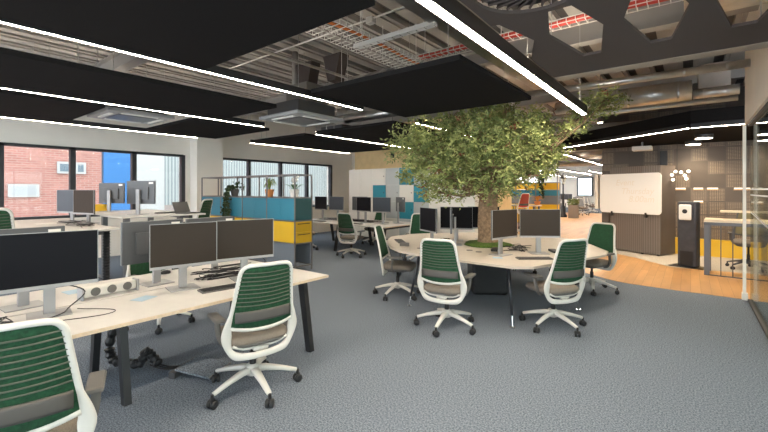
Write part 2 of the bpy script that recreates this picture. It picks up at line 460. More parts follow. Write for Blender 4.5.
linear('linear_light', -2.85,11.12,-.03,8.86, 'slanted linear light along the lowered dark ceiling by the whiteboard', m=led, rods=False, w=.05)
linear('linear_light', 0.0,8.86,4.1,8.86, 'linear light on the straight front edge of the lowered ceiling by the glass', m=led, rods=False, w=.05)
# linear lights added to brighten the far hall; last one in the meeting room
linear('linear_light', -4.6,25,-4.6,37, 'added distant linear light over the white chairs at the far end', m=led_far)
linear('linear_light', -8.0,27,-8.0,38, 'added distant linear light near the end window', m=led_far)
linear('linear_light', -6.9,12.5,-6.9,24, 'added far hall linear light behind the tree trunk side of the crown', m=led_far)
linear('linear_light', -10.0,14,-10.0,30, 'added far hall linear light nearest the far side openings', m=led_far)
linear('linear_light', 2.4,-2,2.4,6, 'linear light inside the glass meeting room', m=led_far)

def raft(x0,x1,y0,y1, label, z=2.715, th=.05):
    t = thing('acoustic_raft', label, 'ceiling panel', ((x0+x1)/2,(y0+y1)/2,z), 0, 'dark acoustic ceiling rafts')
    w, l = (x1-x0)/2, (y1-y0)/2
    bxo('panel', -w,w,-l,l,0,th, raft_m, t, bevel=.006)
    for sx in (-1,1):
        for sy in (-1,1):
            b = B(); sweep(b, [(sx*(w-.25),sy*(l-.25),th),(sx*(w-.25),sy*(l-.25),4.06-z)], .004, n=5); obj('suspension_rod', b, SUSP, t)
    return t
raft(-3.535,-1.50,-3.4,1.83, 'huge dark ceiling raft across the top left of the picture')
raft(-3.45,-1.55,3.03,4.93, 'dark square raft in the middle with its corner pointing at the tree')
raft(-5.835,-4.42,-3.4,3.28, 'dark raft between the two upper left linear lights')
raft(-8.165,-6.22,-3.4,1.84, 'dark raft between the two lower left linear lights')
raft(-8.165,-6.22,3.02,4.45, 'small dark raft right of the square air unit by the windows')
raft(-5.815,-3.9,5.24,8.8, 'dark raft left of the tree crown beyond the hanging air unit')
raft(-8.075,-6.2,5.27,8.6, 'dark raft hanging before the second window bank')

# hexagon raft
t = thing('hexagon_raft', 'mauve grey raft with hexagon cut-outs and a round swirl vent, top right', 'ceiling panel', (0,0,2.75))
holes = []
for cx in (-.655,-.18,.295):
    holes.append([(cx-.178,3.08),(cx-.07,2.64),(cx+.07,2.64),(cx+.178,3.08),(cx+.066,3.70),(cx-.066,3.70)])
a16 = [(-.72+.32*math.cos(k*PI/14), 2.27+.32*math.sin(k*PI/14)) for k in range(28)]
outer = [(-1.10,1.0),(.60,1.0),(.60,4.22),(-1.10,4.22),(-1.10,3.50),(-.945,3.08),(-1.05,2.64),(-1.10,2.62)]
b = B(); plate(b, outer, holes+[a16], 0, .022); obj('panel', b, hex_m, t)
v = B(); 
lathe(v, [(.34,.075),(.34,.055)], 28, (-.72,2.27,0)); vp = obj('swirl_vent', v, black_plastic, t)
b = B()
for k in range(26):
    a = 2*PI*k/26; c_, s_ = math.cos(a), math.sin(a)
    cbox(b, (-.72+.20*c_, 2.27+.20*s_, .03), (.22,.014,.035), rz=a+.5, rx=.5)
lathe(b, [(.06,.02),(.06,.05)], 16, (-.72,2.27,0))
obj('blade_ring', b, hex_m, vp)
bxo('edge_trim', -1.1,.6,4.221,4.38,-.004,.06, mat('raft_edge_lit',(.34,.29,.24),.6), t)  # trim made paler to paint the light falling on it
for x,y in ((-1.0,3.75),(-.45,3.9),(.4,3.9),(-1.0,2.5)):
    b = B(); sweep(b, [(x,y,.06),(x,y,1.31)], .004, n=5); obj('suspension_rod', b, SUSP, t)

# air cassettes
def cassette(x,y,z,label):
    t = thing('ceiling_air_cassette', label, 'air conditioner', (x,y,z), 0, 'hanging air cassettes')
    bxo('grille_frame', -.47,.47,-.47,.47,0,.05, mat('cassette_white',(.34,.34,.34),.5), t, bevel=.01)
    bxo('intake_grille', -.27,.27,-.27,.27,-.012,-.001, grey_metal, t)
    for q in range(4):
        a = q*PI/2; b = B(); cbox(b, (.36*math.cos(a), .36*math.sin(a), -.008), (.05,.52,.014), rz=a); obj('louvre', b, locker_white, t)
    bxo('housing_box', -.38,.38,-.38,.38,.05,.24, grey_metal, t, bevel=.008)
    for sx in (-1,1):
        for sy in (-1,1):
            b = B(); sweep(b, [(sx*.36,sy*.36,.33),(sx*.36,sy*.36,4.06-z)], .005, n=5); obj('suspension_rod', b, SUSP, t)
cassette(-4.95,4.15,2.72, 'square air cassette hanging beyond the end of the upper left lights')
cassette(-7.1,2.45,2.76, 'square air cassette between rafts above the raised desks')
cassette(-7.0,7.2,2.95, 'square air cassette set over the raft before the second window bank')

def pipe(name, p0, p1, r, m, label, cat='duct', seams=0, group=None):
    t = thing(name, label, cat, p0, 0, group)
    p0, p1 = Vector(p0), Vector(p1); d = p1-p0
    b = B(); sweep(b, [(0,0,0), d], r, n=20); obj('tube', b, m, t, smooth=True)
    for k in range(seams):
        q = d*((k+.5)/seams); u = d.normalized()*.012
        b = B(); sweep(b, [q-u, q+u], r*1.04, n=20); obj('seam_collar', b, m, t)
    return t
pipe('ceiling_duct', (-2.6,7.05,3.30),(.62,7.05,3.28), .055, galv, 'slim spiral steel pipe running across to the right wall above tree branch', seams=7)
pipe('ceiling_duct', (-1.05,8.2,3.24),(.02,8.2,3.24), .17, galv, 'fat round galvanised duct section above the whiteboard', seams=3)
pipe('ceiling_duct', (-2.1,8.2,3.2),(-1.06,8.2,3.2), .11, galv, 'narrower round duct section behind the tree branch', seams=2)
pipe('ceiling_duct', (.03,8.2,3.17),(.6,8.2,3.17), .08, galv, 'short bright steel pipe reaching the right wall below the slim pipe', seams=2)
tag(bxo('ceiling_fan_box', .10,.52,8.5,9.0,3.28,3.72, galv_dull, bevel=.01), 'square grey fan box by the right wall above the ducts', 'fan box')
pipe('ceiling_duct', (-3.5,7.75,2.93),(.55,7.75,2.96), .04, galv, 'thin steel pipe below the round ducts', 'pipe')
pipe('ceiling_duct', (-5.6,5.6,3.0),(-3.95,5.6,3.0), .09, galv, 'silver duct beyond the middle raft left of the tree', seams=3)
pipe('ceiling_duct', (-4.0,10.3,3.1),(.5,10.9,3.1), .10, galv_dull, 'dull duct behind the slanted light', seams=5)
pipe('ceiling_duct', (-6.5,6.6,3.4),(-2.7,6.6,3.4), .10, galv, 'round duct behind the tree crown', seams=5)
for k, (y, z, r, lab) in enumerate(((14.2,3.0,.12,'nearest cross duct in the far hall'),(16,2.95,.10,'second cross duct in the far hall'),(18.5,3.05,.14,'third cross duct in the far hall'),(22,2.95,.12,'fourth cross duct in the far hall'))):
    pipe('ceiling_duct', (-9,y,z),(-2.1,y,z), r, galv_dull, lab, group='cross ducts in the far hall')
# rectangular duct top right, tapered boxes on the left
tag(bxo('ceiling_duct', -.05,.60,4.5,5.1,3.35,3.75, galv, bevel=.01), 'square steel duct behind the cut-outs by the right wall', 'duct')
def taper(x,y,z0,z1,w0,w1,d,label):
    b = B(); vs = []
    for z,w in ((z0,w0),(z1,w1)):
        vs.append([b.verts.new(v) for v in ((x-w,y-d,z),(x+w,y-d,z),(x+w,y+d,z),(x-w,y+d,z))])
    b.faces.new(vs[0][::-1]); b.faces.new(vs[1])
    for k in range(4): b.faces.new((vs[0][k],vs[0][(k+1)%4],vs[1][(k+1)%4],vs[1][k]))
    tag(obj('ceiling_duct_hood', b, hex_m), label, 'duct')
taper(-5.08,4.4,3.31,3.72,.10,.20,.10,'left tapered grey duct hood above the air cassette')
taper(-4.42,4.4,3.31,3.72,.08,.19,.10,'right tapered grey duct hood above the air cassette')
tag(bxo('ceiling_duct', -5.15,-4.65,4.0,4.45,2.965,3.28, mat('duct_brown_grey',(.22,.20,.18),.5,.3), bevel=.01), 'upright duct box sitting over the hanging air cassette', 'duct')
pipe('ceiling_pipe', (-5.42,4.4,2.97),(-5.42,4.4,4.06), .05, galv_dull, 'vertical grey pipe above the air cassette', 'pipe')
# trunking and white rails
tag(bxo('ceiling_trunking', -2.0,-1.86,-1,6.5,3.22,3.34, galv, bevel=.004), 'wide galvanised trunking beside the long bright light', 'trunking')
def rail(x0,x1,y,z,label,w=.06,ax='x', rungs=True, m=None):
    t = thing('ceiling_cable_tray', label, 'cable tray', (x0 if ax=='x' else y, y if ax=='x' else x0, z), 0 if ax=='x' else PI/2)
    L = x1-x0; m = m or locker_white
    b = B(); x = .03
    for y_ in (-w, w-.008):
        for z_ in ((0,.05) if w > .05 else (0,.008,.016,.024,.032,.04)): box(b, 0,L,y_,y_+.008,z_,z_+.008)
    while x < L:
        box(b, x,x+.007,-w,w,-.004,.004); box(b, x,x+.007,-w,-w+.008,0,.058); box(b, x,x+.007,w-.008,w,0,.058); x += .10
    obj('basket', b, m, t)
    for q in range(int(L/1.2)+1):
        b = B(); sweep(b, [(min(L-.05,.1+q*1.2),0,.01),(min(L-.05,.1+q*1.2),0,4.06-z)], .006, n=5); obj('hanger_rod', b, m, t)
    return t
rail(-3.0,-1.95,3.3,3.2,'short white perforated rail between the two dark rafts', .035)
tr = rail(2.2,8.5,-3.1,3.4,'basket cable tray with orange cables running down the room', .12, 'y')
def cable_bundle(tr, pts, m, r=.014, n=3):
    for k in range(n):
        b = B(); o = (k-(n-1)/2)*r*2.1
        sweep(b, smooth_pts([(p[0], p[1]+o+random.uniform(-.008,.008), p[2]) for p in pts], 3), r, n=6); obj('cable', b, m, tr, smooth=True)
cable_bundle(tr, [(x_*.6, .03*math.sin(x_*2), .035) for x_ in range(11)], orange_m, .012, 2)
tr = rail(-3.3,.6,5.1,3.6,'cable tray with red cables crossing behind the cut-outs', .10)
cable_bundle(tr, [(x_*.39, .02*math.sin(x_*1.7), .045) for x_ in range(11)], red_m, .022, 3)
rail(2.0,8.0,-3.55,3.5,'second basket tray left of the orange cables', .10, 'y')
pipe('ceiling_pipe', (-6.6,3.5,3.6),(-.9,3.5,3.6), .012, locker_white, 'long thin white conduit crossing above the rafts', 'pipe')
pipe('ceiling_pipe', (-6.0,4.9,3.45),(-2.0,4.9,3.45), .02, galv, 'thin steel pipe above the middle raft', 'pipe')
pipe('ceiling_pipe', (-3.1,1.95,3.62),(-.2,1.95,3.62), .012, locker_white, 'thin white conduit by the top edge beside the long bright light', 'pipe')
pipe('ceiling_pipe', (-4.1,-2,3.3),(-4.1,5,3.3), .02, galv, 'thin pipe above the slot beside the upper left light', 'pipe')
# junction boxes
for x,y,z,l in ((-2.94,3.5,3.57,'white junction box on the long thin conduit'),(-.1,4.0,3.5,'round white junction box seen through a cut-out')):
    tag(bxo('ceiling_junction_box', x-.05,x+.05,y-.04,y+.04,z-.03,z+.05, locker_white, bevel=.01), l, 'junction box')
# lower dark ceiling fittings
for x,y,l in ((.22,10.6,'nearer round downlight in the lowered ceiling'),(.05,11.9,'farther round downlight in the lowered ceiling')):
    t = thing('ceiling_downlight', l, 'ceiling light', (x,y,2.68), 0, 'round downlights')
    b = B(); lathe(b, [(.15,0.004),(.16,.01),(.16,.08)], 20); obj('rim', b, grey_metal, t)
    b = B(); lathe(b, [(.14,0),(.14,.0035)], 20); obj('lens', b, down_m, t)
def lamp(x,y,z,e,ang=140,name='lamp_light'):
    l = bpy.data.lights.new(name,'SPOT'); l.energy = e; l.spot_size = math.radians(ang); l.spot_blend = .6; l.shadow_soft_size = .10; l.color = (1,.80,.55)
    o = bpy.data.objects.new(name,l); C.objects.link(o); o.location = (x,y,z)
lamp(.22,10.6,2.66,100,165); lamp(.05,11.9,2.66,60)
for x,y,z,l in ((-1.5,9.3,3.0,'added round track spotlight over the oak path, left one'),(-3.2,12.2,3.0,'added round track spotlight over the oak path farther back'),(-4.6,16,3.0,'added round track spotlight in the far hall')):  # spotlights added to brighten the oak path and far hall
    b = B(); lathe(b, [(.055,0.02),(.055,.16),(.04,.18)], 16); o = obj('ceiling_spotlight', b, grey_metal, loc=(x,y,z)); tag(o, l, 'spotlight')
    b = B(); lathe(b, [(.045,.012),(.045,.0195)], 16); obj('lens', b, down_m, o)
    b = B(); sweep(b, [(0,0,.18),(0,0,4.06-z)], .006, n=6); obj('stem', b, grey_metal, o)
    lamp(x,y,z,55)
t = thing('ceiling_projector', 'white box hanging from the lowered ceiling above the whiteboard', 'projector', (-.92,11.3,2.55))
bxo('projector_body', -.2,.2,-.16,.16,0,.10, locker_white, t, bevel=.01)
b = B(); sweep(b, [(0,0,.1),(0,0,.21)], .02); obj('mount', b, silver_plastic, t)
for x,y in ((-6.9,9.2),(-6.2,9.2)):
    b = B(); lathe(b, [(.05,0),(.055,.01),(.055,.15)], 14); o = obj('ceiling_spotlight', b, black_metal, loc=(x,y,2.55)); 
    tag(o, 'small black spotlight cylinder left of the tree above the lockers', 'spotlight', 'spotlights above the lockers')
    bb = B(); sweep(bb, [(0,0,.15),(0,0,1.51)], .006, n=6); obj('stem', bb, black_metal, o)

# ------------------------------------------------------------------ office chair
def back_y(z): return -.20 - (z-.35)*.17 - max(0,(z-.62))**2*.10
def bp(x, z, off=0): return (x, back_y(z)+.75*x*x+off, z)
def make_chair(label, front_slats=True, lift=0, fab=None, frame=None, grp='green mesh office chairs'):
    fab = fab or green_fab; frame = frame or white_plastic
    t = thing('office_chair', label, 'office chair', group=grp)
    b = B()
    for k in range(5):
        a = PI/2 + k*2*PI/5 + PI; c_, s_ = math.cos(a), math.sin(a)
        sweep(b, [(0,0,.165),(.10*c_,.10*s_,.16),(.22*c_,.22*s_,.135),(.345*c_,.345*s_,.10)], [.034,.030,.024,.019], [.028,.025,.019,.014], n=8, power=.7)
    lathe(b, [(.03,.11),(.05,.12),(.055,.19),(.035,.205)], 16)
    obj('star_base', b, frame, t, smooth=True)
    for k in range(5):
        a = PI/2 + k*2*PI/5 + PI; c_, s_ = math.cos(a), math.sin(a); p = Vector((.355*c_,.355*s_,0))
        tw = a+.9+k
        cst = B(); sweep(cst, [p+Vector((0,0,.045)), p+Vector((0,0,.10))], .012, n=8)
        cbox(cst, p+Vector((0,0,.052)), (.02,.035,.03), rz=tw)
        co = obj('caster', cst, black_plastic, t)
        for s in (-1,1):
            w_ = B(); off = Vector((math.cos(tw),math.sin(tw),0))*s*.018
            mt = Matrix.Translation(p+off+Vector((0,0,.032))) @ Matrix.Rotation(tw,4,'Z') @ Matrix.Rotation(PI/2,4,'Y')
            lathe(w_, [(.018,-.013),(.032,-.009),(.032,.009),(.018,.013)], 14, mtx=mt); obj('wheel', w_, black_plastic, co, smooth=True)
    b = B(); lathe(b, [(.026,.19),(.026,.30),(.018,.30),(.018,.39+lift)], 14); obj('gas_column', b, black_plastic, t, smooth=True)
    L = lift
    b = B(); box(b, -.10,.10,-.14,.12,.37+L,.415+L); obj('mechanism', b, grey_plastic, t, bevel=.015)
    # seat
    def slab(zs, hw, y0, y1, rnd, dish=0):
        b = B(); rings = []
        for z, ins in zs:
            ring = []
            for k in range(32):
                a = 2*PI*k/32; c_, s_ = math.cos(a), math.sin(a)
                x = math.copysign(abs(c_)**rnd, c_)*(hw-ins); y = (y0+y1)/2+math.copysign(abs(s_)**rnd, s_)*((y1-y0)/2-ins)
                zz = z - .018*max(0,(y-(y1-.12))/.12)
                ring.append(b.verts.new((x,y,zz+L)))
            rings.append(ring)
        for A_,B_ in zip(rings, rings[1:]):
            for k in range(32): b.faces.new((A_[k],A_[(k+1)%32],B_[(k+1)%32],B_[k]))
        b.faces.new(rings[0][::-1]); b.faces.new(rings[-1]); return b
    obj('seat_shell', slab([(.405,.07),(.412,.03),(.43,.012),(.44,.012)], .235,-.22,.26,.45), grey_plastic, t, smooth=True)
    obj('seat', slab([(.441,.004),(.455,0),(.478,.004),(.492,.02),(.498,.06)], .245,-.21,.265,.45), seat_fab, t, smooth=True)
    # back frame
    half = [(0,1.052),(.11,1.052),(.165,1.04),(.192,1.0),(.202,.93),(.212,.85),(.224,.76),(.236,.68),(.252,.60),(.258,.53),(.248,.45),(.215,.385),(.15,.352),(0,.345)]
    outl = half + [(-x,z) for x,z in half[-2:0:-1]]
    pts = smooth_pts([Vector(bp(x,z)) for x,z in outl], 3, True)
    ws, ds = [], []
    for p in pts:
        z = p.z; w = .0145 + .026*max(0, 1-abs(z-.52)/.16) + .016*max(0,1-abs(z-.36)/.05)
        ws.append(w); ds.append(.014)
    for p in pts: p.z += L
    b = B(); sweep(b, pts, ws, ds, n=10, closed=True, up=(0,1,0), power=.8)
    bm2 = smooth_pts([bp(-.235,.585),bp(-.12,.562),bp(0,.556),bp(.12,.562),bp(.235,.585)],3)
    for p in bm2: p.z += L
    sweep(b, bm2, .016, .012, n=8, up=(0,1,0))
    # swap axes: width lies in the plane of the back
    lo = smooth_pts([bp(-.21,.44,.01),bp(-.13,.405,.03),bp(0,.395,.05),bp(.13,.405,.03),bp(.21,.44,.01)],3)
    for p in lo: p.z += L
    sweep(b, lo, .012, .016, n=8, up=(0,1,0))
    obj('back_frame', b, frame, t, smooth=True)
    br = B(); sweep(br, [(0,-.10,.395+L),(0,-.17,.385+L),(0,back_y(.38)+.02,.385+L)], .06,.018, n=8, power=.6); obj('back_bracket', br, frame, t, smooth=True)
    # mesh panel
    b = B(); g = []; nx, nz = 10, 12
    for j in range(nz+1):
        z = .568+(1.043-.568)*j/nz
        hw = .192 if z > .98 else .205+(.98-z)*.085
        if z > 1.0: hw -= (z-1.0)*.8
        g.append([[b.verts.new(Vector(bp(hw*(2*i/nx-1), z, o_))+Vector((0,0,L))) for i in range(nx+1)] for o_ in (-.004,.004)])
    for j in range(nz):
        for i in range(nx):
            for s in (0,1): b.faces.new((g[j][s][i],g[j][s][i+1],g[j+1][s][i+1],g[j+1][s][i]))
    for j in range(nz):
        for i in (0,nx): b.faces.new((g[j][0][i],g[j][1][i],g[j+1][1][i],g[j+1][0][i]))
    for i in range(nx):
        for j in (0,nz): b.faces.new((g[j][0][i],g[j][1][i],g[j][1][i+1],g[j][0][i+1]))
    mp = obj('back_panel', b, fab, t, smooth=True)
    b = B()
    for k in range(9):
        z = .752+k*.031; hw = .195+(.98-z)*.08 if z < .98 else .186
        p = [Vector(bp(hw*(2*i/8-1), z-.010*math.cos((2*i/8-1)*PI/2), -.009))+Vector((0,0,L)) for i in range(9)]
        sweep(b, p, .003, .0042, n=6, up=(0,0,1))
    obj('rear_slats', b, slat_m, t)
    b = B(); p = [Vector(bp(.213*(2*i/8-1), .665, -.016))+Vector((0,0,L)) for i in range(9)]
    sweep(b, p, .008, .042, n=8, power=.6); obj('lumbar_band', b, lumbar, t, smooth=True)
    for s in (-1,1):
        b = B(); sweep(b, smooth_pts([(s*.18,-.02,.405+L),(s*.235,-.03,.42+L),(s*.272,-.03,.50+L),(s*.278,-.01,.60+L)],3), .022,.012, n=8, power=.8, up=(0,1,0))
        st = obj('armrest', b, grey_plastic, t, smooth=True)
        b = B(); cbox(b, (s*.275,.02,.617+L), (.08,.24,.028)); obj('arm_pad', b, grey_plastic, st, bevel=.012)
    return t
chair0 = make_chair('c')
def face(deg): return math.radians(deg)-PI/2
chairs = [
 (-2.78,1.83,166,'office chair at the nearest white desk, green slatted back towards the viewer'),
 (-2.47,.40,160,'closest office chair, cut off in the bottom left corner'),
 (-4.98,2.02,12,'office chair across the nearest desk, only its star base shows under it'),
 (-2.25,4.06,100,'office chair at the front edge of the tree table, back squarely to the viewer'),
 (-1.27,4.84,148,'office chair on the right front of the tree table, turned left'),
 (-1.24,6.95,248,'rearmost right office chair at the tree table, green seat back facing the viewer'),
 (-3.50,4.80,24,'office chair seen in profile at the left end of the tree table'),
 (-2.5,7.95,262,'office chair behind the pair of monitors at the back of the tree table'),
 (-4.75,7.35,300,'office chair back glimpsed left of the tree table monitors'),
 (-6.45,6.95,98,'office chair standing alone in front of the rear bench with its back to the aisle'),
 (-8.15,6.95,60,'office chair at the left of the rear bench behind the teal shelving'),
 (-7.4,8.98,265,'office chair behind the monitors of the rear bench, left one'),
 (-5.75,9.02,262,'office chair behind the monitors of the rear bench, right one under the lockers'),
]
for i,(x,y,a,l) in enumerate(chairs):
    if i == 0: chair0.location = (x,y,0); chair0.rotation_euler = (0,0,face(a)); chair0['label'] = l
    else: dup(chair0, (x,y,0), face(a), l)
hi = make_chair('raised office chair at the sit-stand desk next to the window column', lift=.36)
hi.location = (-7.75,3.75,0); hi.rotation_euler = (0,0,face(215))
dup(hi, (-5.72,.62,0), face(175), 'raised office chair cut by the left edge of the picture')

# ------------------------------------------------------------------ monitor
def make_monitor(scr, dz=.20):
    """faces +Y; origin at foot on desk; panel bottom dz above it"""
    t = thing('monitor', 'm', 'monitor', group='desk monitors')
    W_, H = .535, .38
    b = B(); box(b, -W_/2,W_/2,.0,.022,dz,dz+H); box(b, -.16,.16,-.022,0,dz+.08,dz+.28); sh = obj('monitor_shell', b, mon_back, t, bevel=.004)
    b = B(); box(b, -W_/2-.002,W_/2+.002,.0221,.027,dz-.002,dz+.022)
    box(b, -W_/2-.002,-W_/2+.002,.0221,.027,dz+.022,dz+H+.002); box(b, W_/2-.002,W_/2+.002,.0221,.027,dz+.022,dz+H+.002)
    box(b, -W_/2+.002,W_/2-.002,.0221,.027,dz+H-.002,dz+H+.002); obj('bezel', b, silver_plastic, t)
    bxo('screen', -W_/2+.003,W_/2-.003,.0222,.0245,dz+.022,dz+H-.003, scr, t)
    b = B(); box(b, -.033,.033,-.065,-.035,.008,dz+.24); st = obj('stand_column', b, silver, t, bevel=.004)
    bxo('pivot', -.03,.03,-.036,-.02,dz+.14,dz+.22, black_plastic, st)
    bxo('stand_base', -.12,.12,-.15,.06,0,.009, silver_plastic, t, bevel=.003)
    lb = bxo('sticker', .16,.24,-.0013,-.0001,dz+H-.05,dz+H-.02, locker_white, sh)
    return t
mon_cache = {}
def monitor(x,y,deg,z,label,scr='w',dz=.20):
    s = {'k':screen_black,'w':screen_brown_refl,'b':screen_blue_refl}[scr]
    if (scr,dz) not in mon_cache:
        m = make_monitor(s,dz); mon_cache[(scr,dz)] = m; m.location=(x,y,z); m.rotation_euler=(0,0,face(deg)); m['label']=label; return m
    return dup(mon_cache[(scr,dz)], (x,y,z), face(deg), label)
DZ = .73
monitor(-3.48,.70,-9,DZ,'large black-screened monitor at the left edge on the nearest desk','k')
monitor(-3.50,1.62,-11,DZ,'middle monitor on the nearest desk with a warm dark screen','w')
monitor(-3.42,2.17,-17,DZ,'rightmost monitor on the nearest desk facing the aisle','w')
monitor(-3.96,.63,184,DZ,'monitor behind the black-screened one, only its top edge shows','w')
monitor(-3.96,1.555,183,DZ,'monitor seen from behind with a label, back to back with the middle one','w')
monitor(-3.96,2.12,183,DZ,'monitor seen from behind at the far right of the nearest desk','w')
# rear bench
for x,d,s,l in ((-8.42,-94,'k','first monitor from the left on the rear bench'),(-7.80,-88,'b','bluish second monitor from the left on the rear bench'),
              (-6.78,-96,'k','third front monitor on the rear bench behind the lone chair'),(-6.18,-84,'b','bluish rightmost front monitor on the rear bench')):
    monitor(x,7.80,d,DZ,l,s,.30)
monitor(-7.35,8.25,92,DZ,'back of a monitor in the gap of the rear bench','k',.30)
monitor(-5.98,8.3,60,DZ,'turned monitor at the right end of the rear bench','k',.30)
# tree table
TZ = .731
monitor(-1.96,5.08,-15,TZ,'left of the two monitors before the tree trunk on the right','w',.225)
monitor(-1.62,5.50,-55,TZ,'right of the two monitors on the right side of the tree table','w',.225)
monitor(-3.30,5.38,240,TZ,'obliquely turned monitor at the left end of the tree table','k')
monitor(-3.15,6.02,-62,TZ,'monitor left of the tree trunk with its dark screen to the viewer','k')
monitor(-2.84,6.42,-58,TZ,'monitor touching the tree trunk on its left side','k')
monitor(-2.98,5.55,208,TZ,'monitor seen edge-on with silver stand left of the trunk','w')
# raised desks
monitor(-8.20,1.90,-72,1.07,'bluish monitor on the raised desk before the brick wall','b',.15)
monitor(-7.50,1.94,-76,1.07,'grey monitor at the middle of the lower raised desk','w',.15)
monitor(-8.60,2.63,119,1.2,'farther monitor seen from behind on the higher raised desk','b',.15)
monitor(-7.15,2.60,117,1.2,'nearer monitor seen from behind on the higher raised desk','b',.17)

# ------------------------------------------------------------------ desks
def leg(b, p0, p1, w=.035, d=.02):
    sweep(b, [p0,p1], [w*1.2,w*.75], [d,d], n=4, up=(1,0,0))
t = thing('bench_desk', 'long cream double bench desk in the left foreground', 'desk', (-3.68,0,0))
for s in (-1,1):
    x0,x1 = (.010,.76) if s>0 else (-.76,-.010)
    b = B(); box(b, x0,x1,-1.9,2.80,.705,.73); obj('tabletop', b, desk_white, t)
bxo('edge_strip', -.76,.76,2.8005,2.804,.706,.729, desk_edge, t)
bxo('edge_strip', .7605,.763,-1.9,2.80,.706,.729, desk_edge, t)
for y, xs in ((2.60,.70),(1.11,.36),(-1.4,.70)):
    for s in (-1,1):
        b = B(); sweep(b, [(s*(xs-.11),y,.70),(s*(xs+.01),y,0)], [.060,.048], [.036,.036], n=4, up=(0,1,0), power=1); obj('leg', b, black_metal, t)
    bxo('cross_rail', -xs+.15,xs-.15,y-.02,y+.02,.64,.70, black_metal, t)
for s in (-1,1): bxo('long_beam', s*.2-.02,s*.2+.02,-1.38,2.55,.66,.704, black_metal, t)

t = thing('bench_desk', 'rear bench desk with monitors in front of the coloured lockers', 'desk', (-7.32,8.0,0))
for s in (-1,1): bxo('tabletop', -1.72,1.72, (.01 if s>0 else -.80), (.80 if s>0 else -.01), .705,.73, desk_white, t)
bxo('edge_strip', 1.7205,1.724,-.8,.8,.706,.729, desk_edge, t)
for x in (-1.55,0,1.55):
    for s in (-1,1):
        b = B(); sweep(b, [(x,s*.60,.70),(x,s*.74,0)], [.055,.045],[.035,.035], n=4, up=(1,0,0)); obj('leg', b, black_metal, t)
    bxo('cross_rail', x-.02,x+.02,-.6,.6,.64,.70, black_metal, t)

def sitstand(x0,x1,y0,y1,z,label):
    cx, cy = (x0+x1)/2,(y0+y1)/2; w,l = (x1-x0)/2,(y1-y0)/2
    t = thing('sit_stand_desk', label, 'desk', (cx,cy,0), 0, 'raised sit-stand desks')
    bxo('tabletop', -w,w,-l,l,z-.025,z, desk_white, t, bevel=.003)
    bxo('side_rail', -w+.1,w-.1,l-.24,l-.18,z-.08,z-.026, grey_metal, t)
    for s in (-1,1):
        q = bxo('lifting_leg', -.05,.05,s*(l-.22)-.035,s*(l-.22)+.035,.03,z-.03, steel_frame, t)
        bxo('foot', -w+.1,w-.1,s*(l-.22)-.04,s*(l-.22)+.04,0,.03, grey_metal, q)
sitstand(-7.28,-6.22,.45,2.02,1.07,'lower raised white desk in front of the brick view, right half')
sitstand(-9.2,-7.32,.25,2.08,1.07,'lower raised white desk in front of the brick view, window side')
sitstand(-7.55,-6.6,2.15,3.42,1.2,'higher raised white desk ending left of the window column')
sitstand(-8.9,-7.6,2.2,3.4,1.2,'higher raised white desk on the window side')
t = thing('pedestal_cabinet', 'dark grey upright cabinet under the raised desk corner', 'cabinet', (-6.32,1.55,0))
bxo('carcass', -.06,.06,-.16,.16,.0,1.02, grey_metal, t, bevel=.004)
bxo('handle', .061,.072,-.08,.08,.86,.875, silver, t)
b = B(); lathe(b, [(.035+.012*(k%2), .0+k*.02) for k in range(52)], 12); tag(obj('cable_spine', b, black_plastic, loc=(-6.5,1.93,0)), 'black ribbed cable spine hanging under the raised desk', 'cable spine')

# tree table
TC = (-2.56,5.92)
rel = [(-1.80,.50),(-1.84,-.10),(-1.55,-.62),(-1.05,-1.16),(-.72,-1.38),(-.15,-1.50),(.45,-1.52),(.98,-1.52),(1.16,-1.38),(1.40,-.70),(1.66,.05),(1.64,.42),(1.30,1.05),(.85,1.62),(.55,1.75),(-.6,1.70),(-1.0,1.50),(-1.5,.95)]
t = thing('tree_table', 'big many-sided beige table built around the tree', 'table', (TC[0],TC[1],0))
hole = [(.30*math.cos(k*PI/12)+.02, .27*math.sin(k*PI/12)-.02) for k in range(24)]
b = B(); plate(b, rel, [hole], .702,.73); obj('tabletop', b, table_top, t)
for x,y in ((.93,-1.42),(-.50,-1.45),(1.38,-.20),(-1.35,-.55),(-1.6,.5),(.7,1.4),(-.7,1.5)):
    r = math.hypot(x,y); ux,uy = x/r,y/r
    b = B(); sweep(b, [(x*.88,y*.88,.70),(x*.985,y*.985,.13)], [.024,.015], n=10); l = obj('leg', b, mat('leg_dark_blue_steel',(.05,.055,.065),.35,.6), t, smooth=True)
    b = B(); sweep(b, [(x*.985,y*.985,.13),(x*1.0,y*1.0,.006)], .010, n=8); lathe(b, [(.032,0),(.032,.006)], 14, (x,y,0)); obj('foot', b, chrome, l)
for s in (-1,1): bxo('support_beam', s*.9-.35,s*.9+.35,-.03,.03,.66,.70, grey_metal, t)
b = B(); cbox(b, (0.02,-.04,.295),(.54,.54,.59), rz=.62); obj('planter_box', b, black_plastic, t, bevel=.05, seg=4)
for x,y in ((-.62,-1.0),(-.35,-1.02),(.05,-.72),(.22,-.78)):
    b = B(); lathe(b, [(.045,.7301),(.045,.734)], 16, (x,y,0)); obj('cable_grommet', b, grey_plastic, t)

